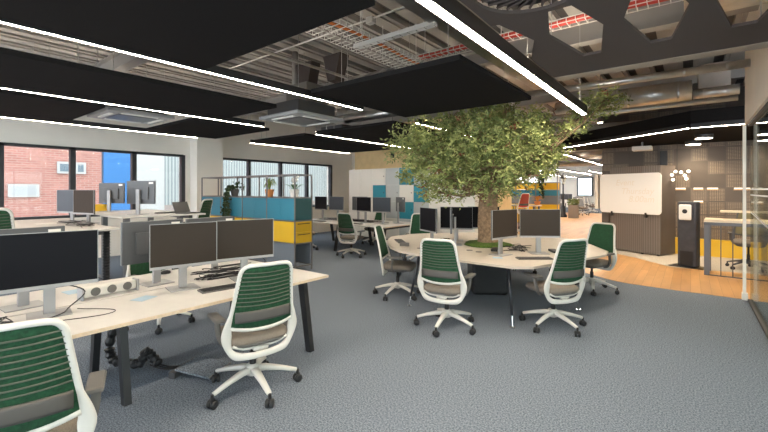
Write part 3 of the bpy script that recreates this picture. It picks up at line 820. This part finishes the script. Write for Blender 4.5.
# tree
tt = thing('indoor_tree', 'large leafy green tree growing out of the round table', 'tree', (TC[0]+.02,TC[1]-.02,.60))
RT = random.Random(11)
def trunkpts():
    return [(0,0,0),(.01,.0,.25),(-.01,.01,.6),(.02,0,.95),(.0,.02,1.15)]
b = B()
ring = smooth_pts(trunkpts(), 5)
nr = len(ring)
rings = []
for i,p in enumerate(ring):
    f = i/(nr-1); r = .175 - .05*f + .06*max(0,1-f*6) + .03*max(0,(f-.8)*5)
    rr = []
    for k in range(18):
        a = 2*PI*k/18 + f*.8
        q = r*(1+.13*math.sin(3*a+f*2)+.07*math.sin(7*a-f*5)+.04*RT.uniform(-1,1))
        rr.append(b.verts.new(p+Vector((q*math.cos(a),q*math.sin(a),0))))
    rings.append(rr)
for A_,B_ in zip(rings,rings[1:]):
    for k in range(18): b.faces.new((A_[k],A_[(k+1)%18],B_[(k+1)%18],B_[k]))
b.faces.new(rings[0][::-1]); b.faces.new(rings[-1])
obj('trunk', b, bark, tt, smooth=True)
b = B()
lathe(b, [(.36,.1305),(.38,.14),(.33,.165),(.2,.185)], 40)
for v_ in b.verts: v_.co.x *= 1+.10*math.sin(5*math.atan2(v_.co.y,v_.co.x)); v_.co.y *= 1+.08*math.cos(4*math.atan2(v_.co.y,v_.co.x))
obj('moss_bed', b, moss, tt, smooth=True)
# camera right vector in plan (for crown lobes given across / deep)
tips = []
lobes = [ # dx (along picture-right), depth, z, radius
 (-1.20,.1,1.72,.38),(-1.0,-.2,1.45,.36),(-.85,.2,1.85,.45),(-.70,-.2,1.25,.36),(-.45,-.1,1.6,.52),(-.50,.2,1.08,.30),(-.1,.0,1.95,.48),(0,-.35,1.42,.52),
 (.25,.2,1.75,.52),(.08,-.1,1.08,.32),(.42,-.1,1.32,.42),(.55,.1,1.95,.40),(.72,0,1.6,.38),(.88,.1,1.85,.30),(.80,-.1,1.40,.20),(.98,0,1.62,.22),
 (-.85,.1,.98,.20),(-.3,.4,1.4,.45),(.3,.5,1.5,.45),(-.2,-.5,1.75,.42),(.3,-.5,1.8,.38),(.80,.0,2.1,.22),(-1.15,.0,1.25,.18),
 (1.28,-.15,1.98,.13),(1.45,-.15,2.18,.17),(1.62,-.2,2.32,.22),(1.82,-.25,2.40,.17),(-.55,.1,2.1,.24),(-.05,.0,2.28,.22),(.30,0,2.3,.18)]
cr, cd = Vector((.787,.617,0)), Vector((-.617,.787,0))
fork = Vector((0,0,1.0))
br = B()
for dx,dd,z,r in lobes:
    c_ = cr*dx + cd*dd + Vector((0,0,z))
    mid = fork.lerp(c_, .5) + Vector((RT.uniform(-.08,.08),RT.uniform(-.08,.08),-.08))
    sweep(br, smooth_pts([fork-Vector((0,0,.12)), fork.lerp(mid,.4), mid, c_],3), [.045,.042,.038,.034,.03,.027,.024,.02,.016,.012], n=6)
    for q in range(4):
        e = c_ + Vector((RT.gauss(0,1),RT.gauss(0,1),RT.gauss(0,.7))).normalized()*r*.85
        sweep(br, [c_.lerp(mid,.3), c_.lerp(e,.4)+Vector((0,0,.03)), e], [.012,.008,.003], n=4)
obj('branches', br, bark, tt, smooth=True)
fv, ff, fm = [], [], []
def leaf(p, L, w, mi):
    d = Vector((RT.gauss(0,1),RT.gauss(0,1),RT.gauss(-.15,.7))).normalized()
    s = d.cross(Vector((RT.gauss(0,1),RT.gauss(0,1),RT.gauss(0,1)))).normalized()*w
    n = d.cross(s).normalized()*w*.5
    i = len(fv); m_ = p+d*L*.45
    fv.extend((p, m_+s+n, p+d*L-n*.5, m_-s+n)); ff.append((i,i+1,i+2)); ff.append((i,i+2,i+3)); fm.extend((mi,mi))
for dx,dd,z,r in lobes:
    c_ = cr*dx + cd*dd + Vector((0,0,z))
    nsp = int(215*(r/.45)**2.2)+22
    for _ in range(nsp):
        o = Vector((RT.gauss(0,1),RT.gauss(0,1),RT.gauss(0,.75))).normalized()*r*RT.uniform(.45,1.08)
        o.z *= .82; tw = c_+o; dr = (o.normalized()+Vector((RT.uniform(-.6,.6),RT.uniform(-.6,.6),RT.uniform(-.7,.3)))).normalized()
        mi = RT.choice((0,0,0,1,1)) if RT.random() > .012 else 2
        for k in range(6):
            leaf(tw+dr*.024*k+Vector((RT.uniform(-.012,.012),)*3), RT.uniform(.05,.085), RT.uniform(.010,.016), mi)
me = bpy.data.meshes.new('foliage'); me.from_pydata([tuple(v) for v in fv], [], ff)
for m_ in (leaf_a, leaf_b, leaf_red): me.materials.append(m_)
me.polygons.foreach_set('material_index', fm)
fo = bpy.data.objects.new('foliage', me); C.objects.link(fo); fo.parent = tt

# ------------------------------------------------------------------ teal / yellow shelving
def tube_frame(bm, xs, ys, zs, r=.012):
    for x in xs:
        for y in ys: box(bm, x-r,x+r,y-r,y+r,0,zs[-1])
    for z in zs:
        for y in ys: box(bm, xs[0],xs[-1],y-r,y+r,z-r,z+r)
        for x in xs: box(bm, x-r,x+r,ys[0],ys[-1],z-r,z+r)
t = thing('shelving_unit', 'teal and yellow storage shelving on a grey tube frame, left of centre', 'shelving', (-6.04,4.9,0))
xs = [0,-.9,-1.8,-2.7,-3.6]; ys = [0,.43]; zs = [.10,.545,.99,1.445,1.90]
b = B(); tube_frame(b, xs, ys, zs); obj('tube_frame', b, steel_frame, t)
for k in range(4):
    x1, x0 = xs[k]-.014, xs[k+1]+.014; xm = (x0+x1)/2
    bxo('shelf', x0,x1,.014,.416,1.440,1.450, teal_d if k == 9 else steel_frame, t)
    for r_, m_ in ((1, yellow),(2, teal)):
        z0, z1 = zs[r_]+.014, zs[r_+1]-.016
        for (a_, c_) in ((x0,xm-.002),(xm+.002,x1)):
            d_ = bxo('door', a_,c_,-.004,.010,z0,z1, m_, t, bevel=.002)
        bxo('cupboard_body', x0,x1,.012,.418,z0,z1, m_, t)
    bxo('lower_panel', x0,x1,-.002,.010,.115,.53, panel_grey, t)
    bxo('lower_panel', x0,x1,.40,.412,.115,.53, panel_grey, t)
bxo('side_panel', -.006,.010,.014,.416,1.005,1.43, teal_d, t)
for z0,z1 in ((.56,.765),(.775,.975)):
    d_ = bxo('drawer', -.004,.012,.014,.416,z0,z1, mat('yellow_deep',(.60,.37,.015),.45), t)
    bxo('slot_handle', .0121,.014,.06,.37,z1-.05,z1-.035, black_plastic, d_)
bxo('back_screen', -1.79,-.91,.418,.424,1.46,1.89, mat('pale_blue_screen',(.55,.60,.68),.4), t) if False else None

def pot_plant(x,y,z,label,potm,kind):
    t = thing('potted_plant', label, 'plant', (x,y,z)); t.scale = (1.25,1.25,1.25)
    b = B(); lathe(b, [(.055,0),(.08,.13),(.075,.13),(.07,.115)], 18); obj('pot', b, potm, t, smooth=False)
    R = random.Random(int(-x*100)); b = B()
    if kind == 'arch':
        for k in range(34):
            a = R.uniform(0,2*PI); L = R.uniform(.05,.12); h = R.uniform(.08,.22)
            p = [(0,0,.11),(L*.35*math.cos(a),L*.35*math.sin(a),.11+h*.9),(L*.8*math.cos(a),L*.8*math.sin(a),.11+h),(L*1.1*math.cos(a),L*1.1*math.sin(a),.11+h*.55)]
            sweep(b, smooth_pts(p,3), [.004,.008,.011,.012,.012,.012,.011,.009,.006,.002], .002, n=4)
        obj('leaves', b, mat('spider_leaf',(.20,.26,.05),.6), t)
    elif kind == 'trail':
        for k in range(9):
            a = -PI/2+R.uniform(-.5,.5); x_ = R.uniform(-.05,.05); L = R.uniform(.25,.58)
            p = smooth_pts([(x_,0,.12),(x_,-.09,.18),(x_+R.uniform(-.05,.05),-.16,.02),(x_+R.uniform(-.07,.07),-.17,-L*.6),(x_+R.uniform(-.05,.05),-.17,-L)],4)
            sweep(b, p, .003, n=4)
            for q in p[2:]:
                for _ in range(3):
                    c_ = q+Vector((R.uniform(-.04,.04),R.uniform(-.03,.02),R.uniform(-.02,.02)))
                    cbox(b, c_, (.035,.004,.03), rz=R.uniform(0,3), rx=R.uniform(-1,1))
        for _ in range(50):
            cbox(b, (R.uniform(-.14,.22),R.uniform(-.08,.08),R.uniform(.12,.27)), (.035,.004,.03), rz=R.uniform(0,3), rx=R.uniform(-1,1))
        obj('leaves', b, mat('ivy_leaf',(.035,.06,.02),.6), t)
    else:
        for k in range(14):
            a = R.uniform(0,2*PI); L = R.uniform(.05,.12)
            sweep(b, smooth_pts([(0,0,.11),(L*math.cos(a),L*math.sin(a),.2),(L*1.5*math.cos(a),L*1.5*math.sin(a),.2)],3), [.004,.012,.018,.02,.016,.01,.003],.002, n=4)
        obj('leaves', b, mat('orchid_leaf',(.06,.13,.03),.6), t)
        b = B()
        for _ in range(16): lathe(b, [(.008,-.012),(.024,0),(.008,.012)], 8, (R.uniform(-.09,.09),R.uniform(-.05,.05),R.uniform(.22,.34)))
        obj('flowers', b, locker_white, t)
pot_plant(-8.35,5.02,1.452,'trailing plant hanging over a teal door of the shelving', grey_plastic, 'trail')
pot_plant(-7.13,5.1,1.452,'spiky spider plant in an orange pot on the shelving', terracotta, 'arch')
pot_plant(-6.30,5.1,1.452,'white flowering plant in a white pot on the shelving', locker_white, 'flower')

# ------------------------------------------------------------------ lockers
t = thing('locker_bank', 'bank of white, grey and teal lockers against the ochre wall', 'lockers', (-8.93,9.5,0))
bxo('carcass', 0,4.50,.03,.46,.0,2.27, locker_white, t)
bxo('plinth', 0,4.50,.02,.03,0,.10, grey_metal, t)
cols = {'w':locker_white,'g':locker_grey,'t':teal_l}
rows = [(2.26,1.755),(1.75,1.25),(1.245,.745),(.74,.12)]
grid = [['w','t','w','w'],['g','g','g','w'],['t','w','t','g'],['g','t','g','t']]
x = 1.03
for c_ in range(4):
    for r_,(z1,z0) in enumerate(rows):
        d_ = bxo('door', x+.004,x+.511,0,.029,z0,z1, cols[grid[c_][r_]], t, bevel=.002)
        bxo('lock', x+.43,x+.45,-.006,-.0005,(z0+z1)/2,(z0+z1)/2+.035, black_plastic, d_)
    x += .515
for a_,c_ in ((.004,.511),(.519,1.026),(3.094,3.79),(3.798,4.496)):
    d_ = bxo('door', a_,c_,0,.029,.12,2.26, locker_white, t, bevel=.002)

# ------------------------------------------------------------------ right side: pod, whiteboard, dispenser, high table
def wall_seg(x0,y0,x1,y1,z0,z1,th,m,name,parent):
    L = math.hypot(x1-x0,y1-y0); a = math.atan2(y1-y0,x1-x0)
    b = B(); box(b, 0,L,0,th,z0,z1); o = obj(name, b, m, parent); o.location=(x0,y0,0); o.rotation_euler=(0,0,a); return o
t = thing('screen_pod', 'dark fluted timber pod behind the whiteboard', 'partition', (0,0,0))
wall_seg(-1.70,12.07,-.95,11.62,.03,2.2,.12,pod_slat,'front_panel',t)
wall_seg(-.95,11.62,-.57,11.52,.03,2.2,.12,pod_slat,'front_panel',t)
wall_seg(-.57,11.52,-.30,12.1,.03,2.2,.08,pod_m,'side_panel',t)
for x,y in ((-1.6,12.1),(-.95,11.68),(-.62,11.6)):
    b = B(); lathe(b, [(.03,0),(.03,.03)],10,(x,y,0)); obj('foot', b, black_plastic, t)
t = thing('screen_pod', 'darker timber screen standing left behind the whiteboard', 'partition', (0,0,0))
bxo('front_panel', -1.92,-1.74,12.16,12.28,0,2.12, pod_m, t)
bxo('trim_board', -2.09,-2.01,12.15,12.4,1.08,2.02, wall_grey, t)
t = thing('whiteboard', 'rounded white board with faint writing leaning on the dark pod', 'whiteboard', (-.55,11.36,0), math.atan2(.80,-1.48)+PI)
b = B(); Wb = 1.60
def rrect(x0,x1,z0,z1,r,n=6):
    out = []
    for cx,cz,a0 in ((x1-r,z1-r,0),(x0+r,z1-r,PI/2),(x0+r,z0+r,PI),(x1-r,z0+r,1.5*PI)):
        for k in range(n+1): out.append((cx+r*math.cos(a0+k*PI/2/n), cz+r*math.sin(a0+k*PI/2/n)))
    return out
plate(b, rrect(-Wb,0,1.0,2.02,.09), [], 0,.025)
for v in b.verts: v.co = Vector((v.co.x, v.co.z, v.co.y))
obj('board', b, board_m, t)
for x in (-.36,-1.25):
    bxo('clip', x-.02,x+.02,-.02,.03,.92,1.04, black_plastic, t)
for s,z in (('Event',1.72),('Thursday',1.50),('8.00am',1.30)):
    cu = bpy.data.curves.new('writing','FONT'); cu.body = s; cu.size = .22; cu.extrude = .0004; cu.shear = .2
    o = bpy.data.objects.new('writing', cu); C.objects.link(o); o.parent = t; o.location = (-1.15 if z > 1.6 else (-1.0 if z > 1.4 else -.8), -.001, z); o.rotation_euler=(PI/2,0,0)
    cu.materials.append(mat('faint_pen',(.79,.74,.68),.5))
    wm = bpy.data.meshes.new_from_object(o); o2 = bpy.data.objects.new('writing', wm); C.objects.link(o2); o2.parent = t; o2.location = o.location; o2.rotation_euler = o.rotation_euler; bpy.data.objects.remove(o)

t = thing('sanitiser_stand', 'dark slatted column with a white hand sanitiser dispenser', 'dispenser stand', (-.03,10.3,0), math.radians(-20))
bxo('base_plate', -.30,.30,-.17,.20,.0,.015, black_metal, t)
bxo('column', -.165,.165,-.11,.11,.015,1.36, mat('dark_blue_timber',(.045,.048,.058),.6,noise=(8,.2)), t, bevel=.03)
bxo('shelf_recess', -.11,.11,-.118,-.111,.03,.34, black_plastic, t, bevel=.003)
d_ = bxo('dispenser', -.125,.095,-.16,-.111,.98,1.30, locker_white, t, bevel=.03)
b = B(); lathe(b, [(.045,0),(.045,.006)],20, mtx=Matrix.Translation((-.01,-.161,1.16)) @ Matrix.Rotation(PI/2,4,'X')); obj('window_lens', b, black_plastic, d_)

t = thing('high_table', 'high pale table with a slim dark grey barred frame by the glass', 'table', (.92,9.5,0), math.radians(-4))
bxo('table_surface', -.72,.75,-.05,.55,1.00,1.05, mat('pale_oak',(.62,.52,.38),.5,noise=(9,.08)), t)
bxo('upper_shelf', -.5,.75,.40,.75,1.17,1.20, MATS['pale_oak'], t)
bxo('front_rail', -.72,.75,-.052,.0,.94,.995, grey_metal, t); bxo('base_rail', -.72,.75,-.04,.0,.0,.02, grey_metal, t)
bxo('leg', -.72,-.64,-.05,.0,.02,.94, mat('slate_metal',(.12,.13,.15),.5), t); bxo('leg', .67,.75,-.05,.0,.02,.94, MATS['slate_metal'], t)
bxo('leg', -.72,-.64,.50,.55,.0,1.0, MATS['slate_metal'], t); bxo('leg', .67,.75,.50,.55,.0,1.0, MATS['slate_metal'], t)
for k in range(7):
    b = B(); sweep(b, [(-.48+k*.165,-.025,.02),(-.48+k*.165,-.025,.94)], .008, n=6); obj('bar', b, grey_metal, t)
tall = make_chair('olive backed swivel chair behind the barred high table', lift=.10, fab=mat('olive_mesh',(.17,.15,.08),.8), frame=grey_metal, grp='dark swivel chairs')
tall.location = (.92,10.75,0); tall.rotation_euler = (0,0,face(-100))
# pendant cluster + timber upright on perforated wall
t = thing('ceiling_pendant', 'cluster of small white globe lamps before the perforated wall', 'pendant light', (-.36,11.9,1.75))
b = B(); sweep(b, [(.1,0,.25),(.1,0,1.0)], .006, n=6); obj('stem', b, black_metal, t)
for x,z in ((0,.22),(.07,.30),(-.08,.28),(.25,.20),(.32,.30),(.18,.28),(.28,.12),(.02,.10)):
    b = B(); lathe(b, [(.035*math.sin(k*PI/8)+.0005, .035*math.cos(k*PI/8)) for k in range(9)], 10, (x,0,z)); obj('globe', b, mat('opal_globe',(1,1,1),.3,emit=((1,.85,.65),2.5)), t, smooth=True)
tag(bxo('timber_post', -.62,-.47,12.30,12.38,.41,2.2, mat('honey_timber',(.42,.27,.14),.6)), 'honey timber upright on the perforated wall behind the dispenser', 'post')
tag(bxo('dark_opening', -.62,-.47,12.30,12.38,2.21,2.6, black_plastic), 'small black sheet painting a dark opening above the timber upright', 'panel')  # black sheet paints the dark inside an opening

for x,z,w_ in ((-.85,1.62,.22),(-.20,1.62,.22),(.15,1.62,.2),(.42,1.62,.22),(.95,1.62,.3),(-.85,1.30,.2),(.15,1.30,.2)):
    t = thing('wall_niche', 'small warm lit shelf niche in the perforated wall', 'wall niche', (x,12.4,z), 0, 'warm lit niches in the perforated wall')
    bxo('niche_tray', -w_/2,w_/2,-.02,-.001,-.03,.0, mat('honey_timber',(.42,.27,.14),.6), t); bxo('light_bar', -w_/2+.01,w_/2-.01,-.015,-.003,.0,.035, mat('warm_bar',(1,1,1),.5,emit=((1,.72,.42),.4)), t)
# ------------------------------------------------------------------ far hall furniture
t = thing('shelving_unit', 'distant yellow and teal shelving right of the tree trunk', 'shelving', (-4.5,17.8,0))
xs = [0,-.9,-1.8,-2.7,-3.6]
b = B(); tube_frame(b, xs, [0,.43], [.10,.545,.99,1.33,1.60,1.92,2.35], .016); obj('tube_frame', b, steel_frame, t)
for k in range(4):
    x1, x0 = xs[k]-.018, xs[k+1]+.018
    bxo('yellow_door', x0,x1,-.004,.41,1.62,1.90, yellow, t); bxo('teal_door', x0,x1,-.004,.41,1.35,1.585, teal_d if False else teal, t)
    bxo('grey_door', x0,x1,-.004,.41,1.01,1.31, panel_grey, t); bxo('yellow_door', x0,x1,-.004,.41,.12,.97, yellow, t)
pot_plant(-5.15,17.93,1.94,'little dark plant on top of the distant shelving', black_plastic, 'trail')
fc = make_chair('distant red backed chair, left one of two before the far shelving', fab=red_fab, lift=.42, grp='red backed chairs')
fc.location = (-5.62,14.2,0); fc.rotation_euler=(0,0,face(150))
dup(fc, (-4.84,14.0,0), face(155), 'distant red backed chair, right one of two before the far shelving')
t = thing('far_table', 'distant high table with red backed chairs, behind right monitors', 'table', (-5.7,14.9,0))
bxo('tabletop', -1.6,1.3,-.35,.35,1.0,1.04, table_top, t)
for x in (-1.5,1.2):
    for y in (-.3,.3): bxo('leg', x-.03,x+.03,y-.03,y+.03,0,1.0, grey_metal, t)
# orange bloom
t = thing('potted_plant', 'orange tinted plant on the distant high table', 'plant', (-4.48,14.95,1.04))
b = B(); lathe(b, [(.08,0),(.12,.14)],14); obj('pot', b, terracotta, t)
b = B(); R = random.Random(5)
for k in range(30):
    a = R.uniform(0,2*PI); L = R.uniform(.08,.24); h = R.uniform(.1,.22)
    sweep(b, smooth_pts([(0,0,.12),(L*.5*math.cos(a),L*.5*math.sin(a),.12+h),(L*math.cos(a),L*math.sin(a),.12+h*.8)],3), [.006,.012,.02,.022,.018,.01,.003],.003,n=4)
obj('leaves', b, mat('orange_leaf',(.6,.25,.05),.7), t)
# lamp post
t = thing('street_lamp', 'black old-fashioned lamp post standing in the far hall', 'lamp post', (-5.9,24.6,0))
b = B(); lathe(b, [(.22,0),(.22,.12),(.14,.2),(.12,.6),(.07,.7),(.055,1.3),(.07,1.32),(.045,1.36),(.04,1.9),(.06,1.93),(.06,1.97)], 16); obj('post', b, black_metal, t, smooth=True)
b = B(); lathe(b, [(.09,1.97),(.17,2.28)], 6); obj('lantern_glass', b, mat('lantern_glass',(.35,.37,.35),.2), t)
b = B(); lathe(b, [(.21,2.28),(.20,2.31),(.08,2.47),(.03,2.50),(.02,2.58)], 6); obj('lantern_cap', b, black_metal, t)
# far desks and white chairs
fw = make_chair('far white framed chair in front of the end window, nearest of the row', fab=mat('grey_mesh',(.25,.26,.28),.8), grp='far white office chairs')
spots = [(-5.7,29),(-5.4,30.6),(-6.6,31.9),(-6.1,33.4),(-6.7,34.2),(-7.3,35.6),(-5.4,27.4)]
labs = ['far white framed chair standing leftmost near the lamp post','far white chair, second along the far row','far white chair nearest the right corner of the hall','far white chair before the window','far white chair farthest left by the window','farthest white chair under the end window','far white chair in the middle of the far row']
fw.location=(spots[0][0],spots[0][1],0); fw.rotation_euler=(0,0,face(-20)); fw['label']=labs[0]
for (x,y),l in list(zip(spots,labs))[1:]: dup(fw,(x,y,0),face(R.uniform(-60,30)),l)
for x,y,l in ((-6.9,29.6,'nearest far hall desk with dark screens'),(-7.9,32.2,'farther far hall desk by the end window')):
    t = thing('far_desk', l, 'desk', (x,y,0))
    bxo('tabletop', -.7,.7,-1.2,1.2,.70,.73, desk_white, t)
    for a_ in (-.6,.6):
        for c_ in (-1.1,1.1): bxo('leg', a_-.03,a_+.03,c_-.03,c_+.03,0,.70, grey_metal, t)
for x,y,l in ((-6.9,29.1,'dark monitor on the nearest far hall desk, front'),(-6.9,30.2,'dark monitor on the nearest far hall desk, back'),(-7.8,32.0,'dark monitor on the farther far hall desk')):
    monitor(x,y,-50,.73,l,'b',.2)
# greenery boxes near lamp
for x,y,l in ((-6.60,25.3,'bushy green planter left of the lamp post'),(-5.25,24.2,'bushy dark green planter right of the lamp post')):
    t = thing('planter', l, 'planter', (x,y,0))
    bxo('box', -.25,.25,-.15,.15,0,.75, mat('planter_wood',(.20,.17,.14),.6), t)
    b = B()
    for k in range(160):
        cbox(b, (R.uniform(-.3,.3),R.uniform(-.15,.15),R.uniform(.76,1.1)), (.09,.01,.05), rz=R.uniform(0,3), rx=R.uniform(-1,1))
    obj('foliage', b, leaf_a if x<-6 else leaf_b, t)

# ------------------------------------------------------------------ things on the nearest desk
t = thing('power_socket_block', 'white desktop power block with three round sockets', 'power socket', (-3.80,1.15,.73), math.radians(4))
b = B(); box(b, -.045,.045,-.19,.19,.018,.095); obj('socket_body', b, white_plastic, t, bevel=.015)
for s in (-1,1): bxo('end_cap', -.05,.05,s*.20-.008,s*.20+.008,.0,.10, silver_plastic, t, bevel=.004)
for k in (-1,0,1):
    b = B(); lathe(b, [(.034,0),(.034,.004),(.028,.005)],18, mtx=Matrix.Translation((.0455,k*.115,.057)) @ Matrix.Rotation(PI/2,4,'Y')); obj('socket', b, grey_plastic, t)
def note(x,y,z,rz,label,w=.13,h=.09):
    b = B(); cbox(b, (0,0,.001),(w,h,.0015)); o = obj('desk_sticker', b, note_m, loc=(x,y,z)); o.rotation_euler=(0,0,rz); tag(o,label,'sticker')
note(-3.45,1.28,.73,.4,'pale blue sticker on the nearest desk before the middle monitor',.12,.15)
note(-4.15,1.02,.73,.1,'pale blue sticker by the black-screened monitor',.16,.18)
note(-1.95,4.85,.73,.5,'pale blue sticker on the tree table below the monitors',.12,.12)
def keyboard(x,y,z,deg,label,m=None,L=.44):
    t = thing('keyboard', label, 'keyboard', (x,y,z), math.radians(deg), 'keyboards')
    bxo('key_tray', -L/2,L/2,-.065,.065,0,.014, m or grey_plastic, t, bevel=.004)
    b = B()
    for r in range(5):
        for k in range(15):
            x0 = -L/2+.012+k*(L-.024)/15; y0 = -.058+r*.0235
            box(b, x0,x0+(L-.024)/15-.004,y0,y0+.019,.0142,.019)
    obj('keys', b, m or black_plastic, t)
keyboard(-3.24,1.86,.73,82,'dark keyboard on the nearest desk below the rightmost monitor')
keyboard(-3.26,.36,.73,85,'keyboard at the left edge beneath the black monitor')
keyboard(-1.55,5.05,.731,38,'dark keyboard on the tree table in front of the right monitors')
keyboard(-3.85,5.35,.731,-45,'keyboard on the left end of the tree table')
keyboard(-6.75,7.42,.73,0,'keyboard on the rear bench right half')
keyboard(-8.1,7.42,.73,0,'keyboard on the rear bench left half')
keyboard(-6.6,.95,1.07,90,'keyboard on the lower raised desk')
keyboard(-7.15,3.05,1.2,100,'keyboard on the higher raised desk')
def mouse(x,y,z,label):
    b = B(); lathe(b, [(.03,0),(.034,.01),(.028,.026),(.012,.034)],16)
    for v in b.verts: v.co.y *= 1.6
    o = obj('mouse', b, black_plastic, smooth=True, loc=(x,y,z)); tag(o,label,'mouse')
mouse(-4.30,1.80,.73,'dark mouse on the far side of the nearest desk'); mouse(-1.35,5.42,.73,'dark mouse beside the keyboard on the tree table')
mouse(-3.05,2.28,.73,'dark mouse near the corner of the nearest desk, behind the chair'); mouse(-6.5,1.35,1.07,'mouse on the lower raised desk')
t = thing('desk_phone_box', 'small dark grey box on the left end of the tree table', 'docking box', (-3.50,4.98,.7315), .6)
bxo('box_body', -.075,.075,-.055,.055,0,.045, lumbar, t, bevel=.008); bxo('button_strip', -.05,.05,-.03,.03,.0455,.049, grey_plastic, t)
# cable tangles
RC = random.Random(4)
def cable(pts, label, r=.0045, m=None, name='cable'):
    b = B(); sweep(b, smooth_pts(pts,5), r, n=6); tag(obj(name, b, m or cable_m, smooth=True), label, 'cable', 'desk cables')
def tangle(x0,x1,y0,y1,z,n,label):
    for k in range(n):
        P = [(RC.uniform(x0,x1),RC.uniform(y0,y1), z+.005+k*.0085) for _ in range(6)]
        cable(P, label, .0038)
tangle(-3.80,-3.60,1.78,2.45,.73,11,'black cable in the tangle under the right hand monitors of the nearest desk')
tangle(-3.72,-3.30,.22,.52,.73,5,'black cable looping around the foot of the black monitor')
cable([(-3.56,.72,.90),(-3.52,.80,.92),(-3.48,.90,.86),(-3.50,.82,.77),(-3.38,.7,.745),(-3.30,.3,.74)],'black cable curling down beside the black monitor')
cable([(-3.5,.86,.74),(-3.28,1.02,.737),(-3.2,.93,.737),(-3.3,.66,.737)],'thin cable loop in front of the black monitor foot',.003)
cable([(-3.46,2.35,.93),(-3.43,2.40,.88),(-3.46,2.38,.80),(-3.55,2.3,.80)],'black cable hanging behind the rightmost near monitor')
tangle(-2.12,-1.80,5.45,5.85,.73,8,'black cable on the tree table behind the right monitors')
tangle(-3.36,-3.12,5.60,5.86,.73,7,'black cable on the tree table left of the trunk')
tangle(-8.9,-6.3,7.98,8.10,.73,8,'cable along the middle of the rear bench')
tangle(-7.9,-6.6,1.6,1.95,1.07,6,'cable on the lower raised desk')
# docks
for x,y,z,rz,l in ((-3.30,2.40,.73,.2,'flat black docking unit among cables on the nearest desk'),(-1.50,5.78,.731,.6,'flat black docking unit on the tree table'),(-2.22,5.42,.731,.3,'second flat black unit on the tree table near the trunk')):
    b = B(); cbox(b, (0,0,.015),(.09,.24,.03)); o = obj('docking_unit', b, black_plastic, bevel=.005, loc=(x,y,z)); o.rotation_euler=(0,0,rz); tag(o,l,'docking unit')
# laptop + clutter on raised desks
t = thing('laptop', 'open laptop at the right end of the higher raised desk', 'laptop', (-6.82,3.22,1.2), 1.9)
bxo('laptop_base', -.16,.16,-.11,.11,0,.015, grey_metal, t); b = B(); cbox(b,(0,.15,.10),(.32,.008,.2),rx=-.4); obj('lid', b, grey_metal, t)
for k,(x,y,z,l) in enumerate(((-7.9,1.55,1.07,'papers on the window side raised desk'),(-8.1,8.35,.73,'papers on the rear bench'),(-6.5,7.6,.73,'white papers on the rear bench beside the lone chair'))):
    b = B()
    for q in range(4): cbox(b,(RC.uniform(-.03,.03),RC.uniform(-.03,.03),.002+q*.003),(.30,.21,.0025),rz=RC.uniform(-.4,.4))
    tag(obj('paper_stack', b, locker_white, loc=(x,y,z)), l, 'papers')
# books / yellow folder by window
tag(bxo('yellow_box', -8.88,-8.79,2.30,2.62,1.2,1.33, yellow), 'yellow box below the farther raised monitor', 'box')

# floor box with cable spine
t = thing('cable_spine', 'black cable spine dropping from the desk and trailing to the floor box', 'cable spine', (0,0,0))
P = smooth_pts([(-4.05,1.30,.60),(-4.08,1.28,.40),(-4.13,1.25,.20),(-4.10,1.27,.07),(-3.98,1.33,.05),(-3.86,1.40,.06),(-3.84,1.44,.15),(-3.80,1.47,.12),(-3.72,1.50,.05)],5)
b = B(); sweep(b, P, [.032+.012*(k%2) for k in range(len(P))], n=10); obj('link_chain', b, black_plastic, t)
for k in range(3):
    b = B(); sweep(b, smooth_pts([(-3.80,1.46+k*.02,.04),(-3.70,1.50+k*.03,.02),(-3.60,1.54+k*.03,.03),(-3.55,1.60+k*.02,.04)],4), .007, n=6); obj('cable', b, cable_m, t)
t = thing('floor_box', 'open carpet-lidded floor socket box under the nearest desk', 'floor box', (-3.45,1.68,0), .45)
b = B(); cbox(b,(.10,0,.05),(.34,.30,.012),ry=.12); obj('lid', b, carpet, t)
b = B(); cbox(b,(.265,0,.035),(.012,.30,.016)); obj('lid_edge', b, silver, t)
bxo('box_frame', -.12,-.06,-.16,.16,.0,.05, grey_metal, t)

# ------------------------------------------------------------------ light
w = bpy.data.worlds.new('World'); sc.world = w; w.use_nodes = True
bg = w.node_tree.nodes['Background']; bg.inputs[0].default_value = (.86,.93,1,1); bg.inputs[1].default_value = 4.6
# ------------------------------------------------------------------ camera
cam = bpy.data.cameras.new('camera'); co = bpy.data.objects.new('camera', cam); C.objects.link(co)
cam.sensor_width = 36; cam.lens = 391/768*36; cam.shift_y = -26/768; cam.clip_end = 300
co.location = (0,0,1.6); co.rotation_euler = (PI/2, 0, math.radians(38.1))
sc.camera = co
vs = sc.view_settings; vs.view_transform = 'Standard'; vs.look = 'None'; vs.exposure = .55; vs.gamma = 1
sc.cycles.use_denoising = True
sc.cycles.max_bounces = 8; sc.cycles.diffuse_bounces = 5; sc.cycles.transparent_max_bounces = 12
sc.cycles.sample_clamp_indirect = 6
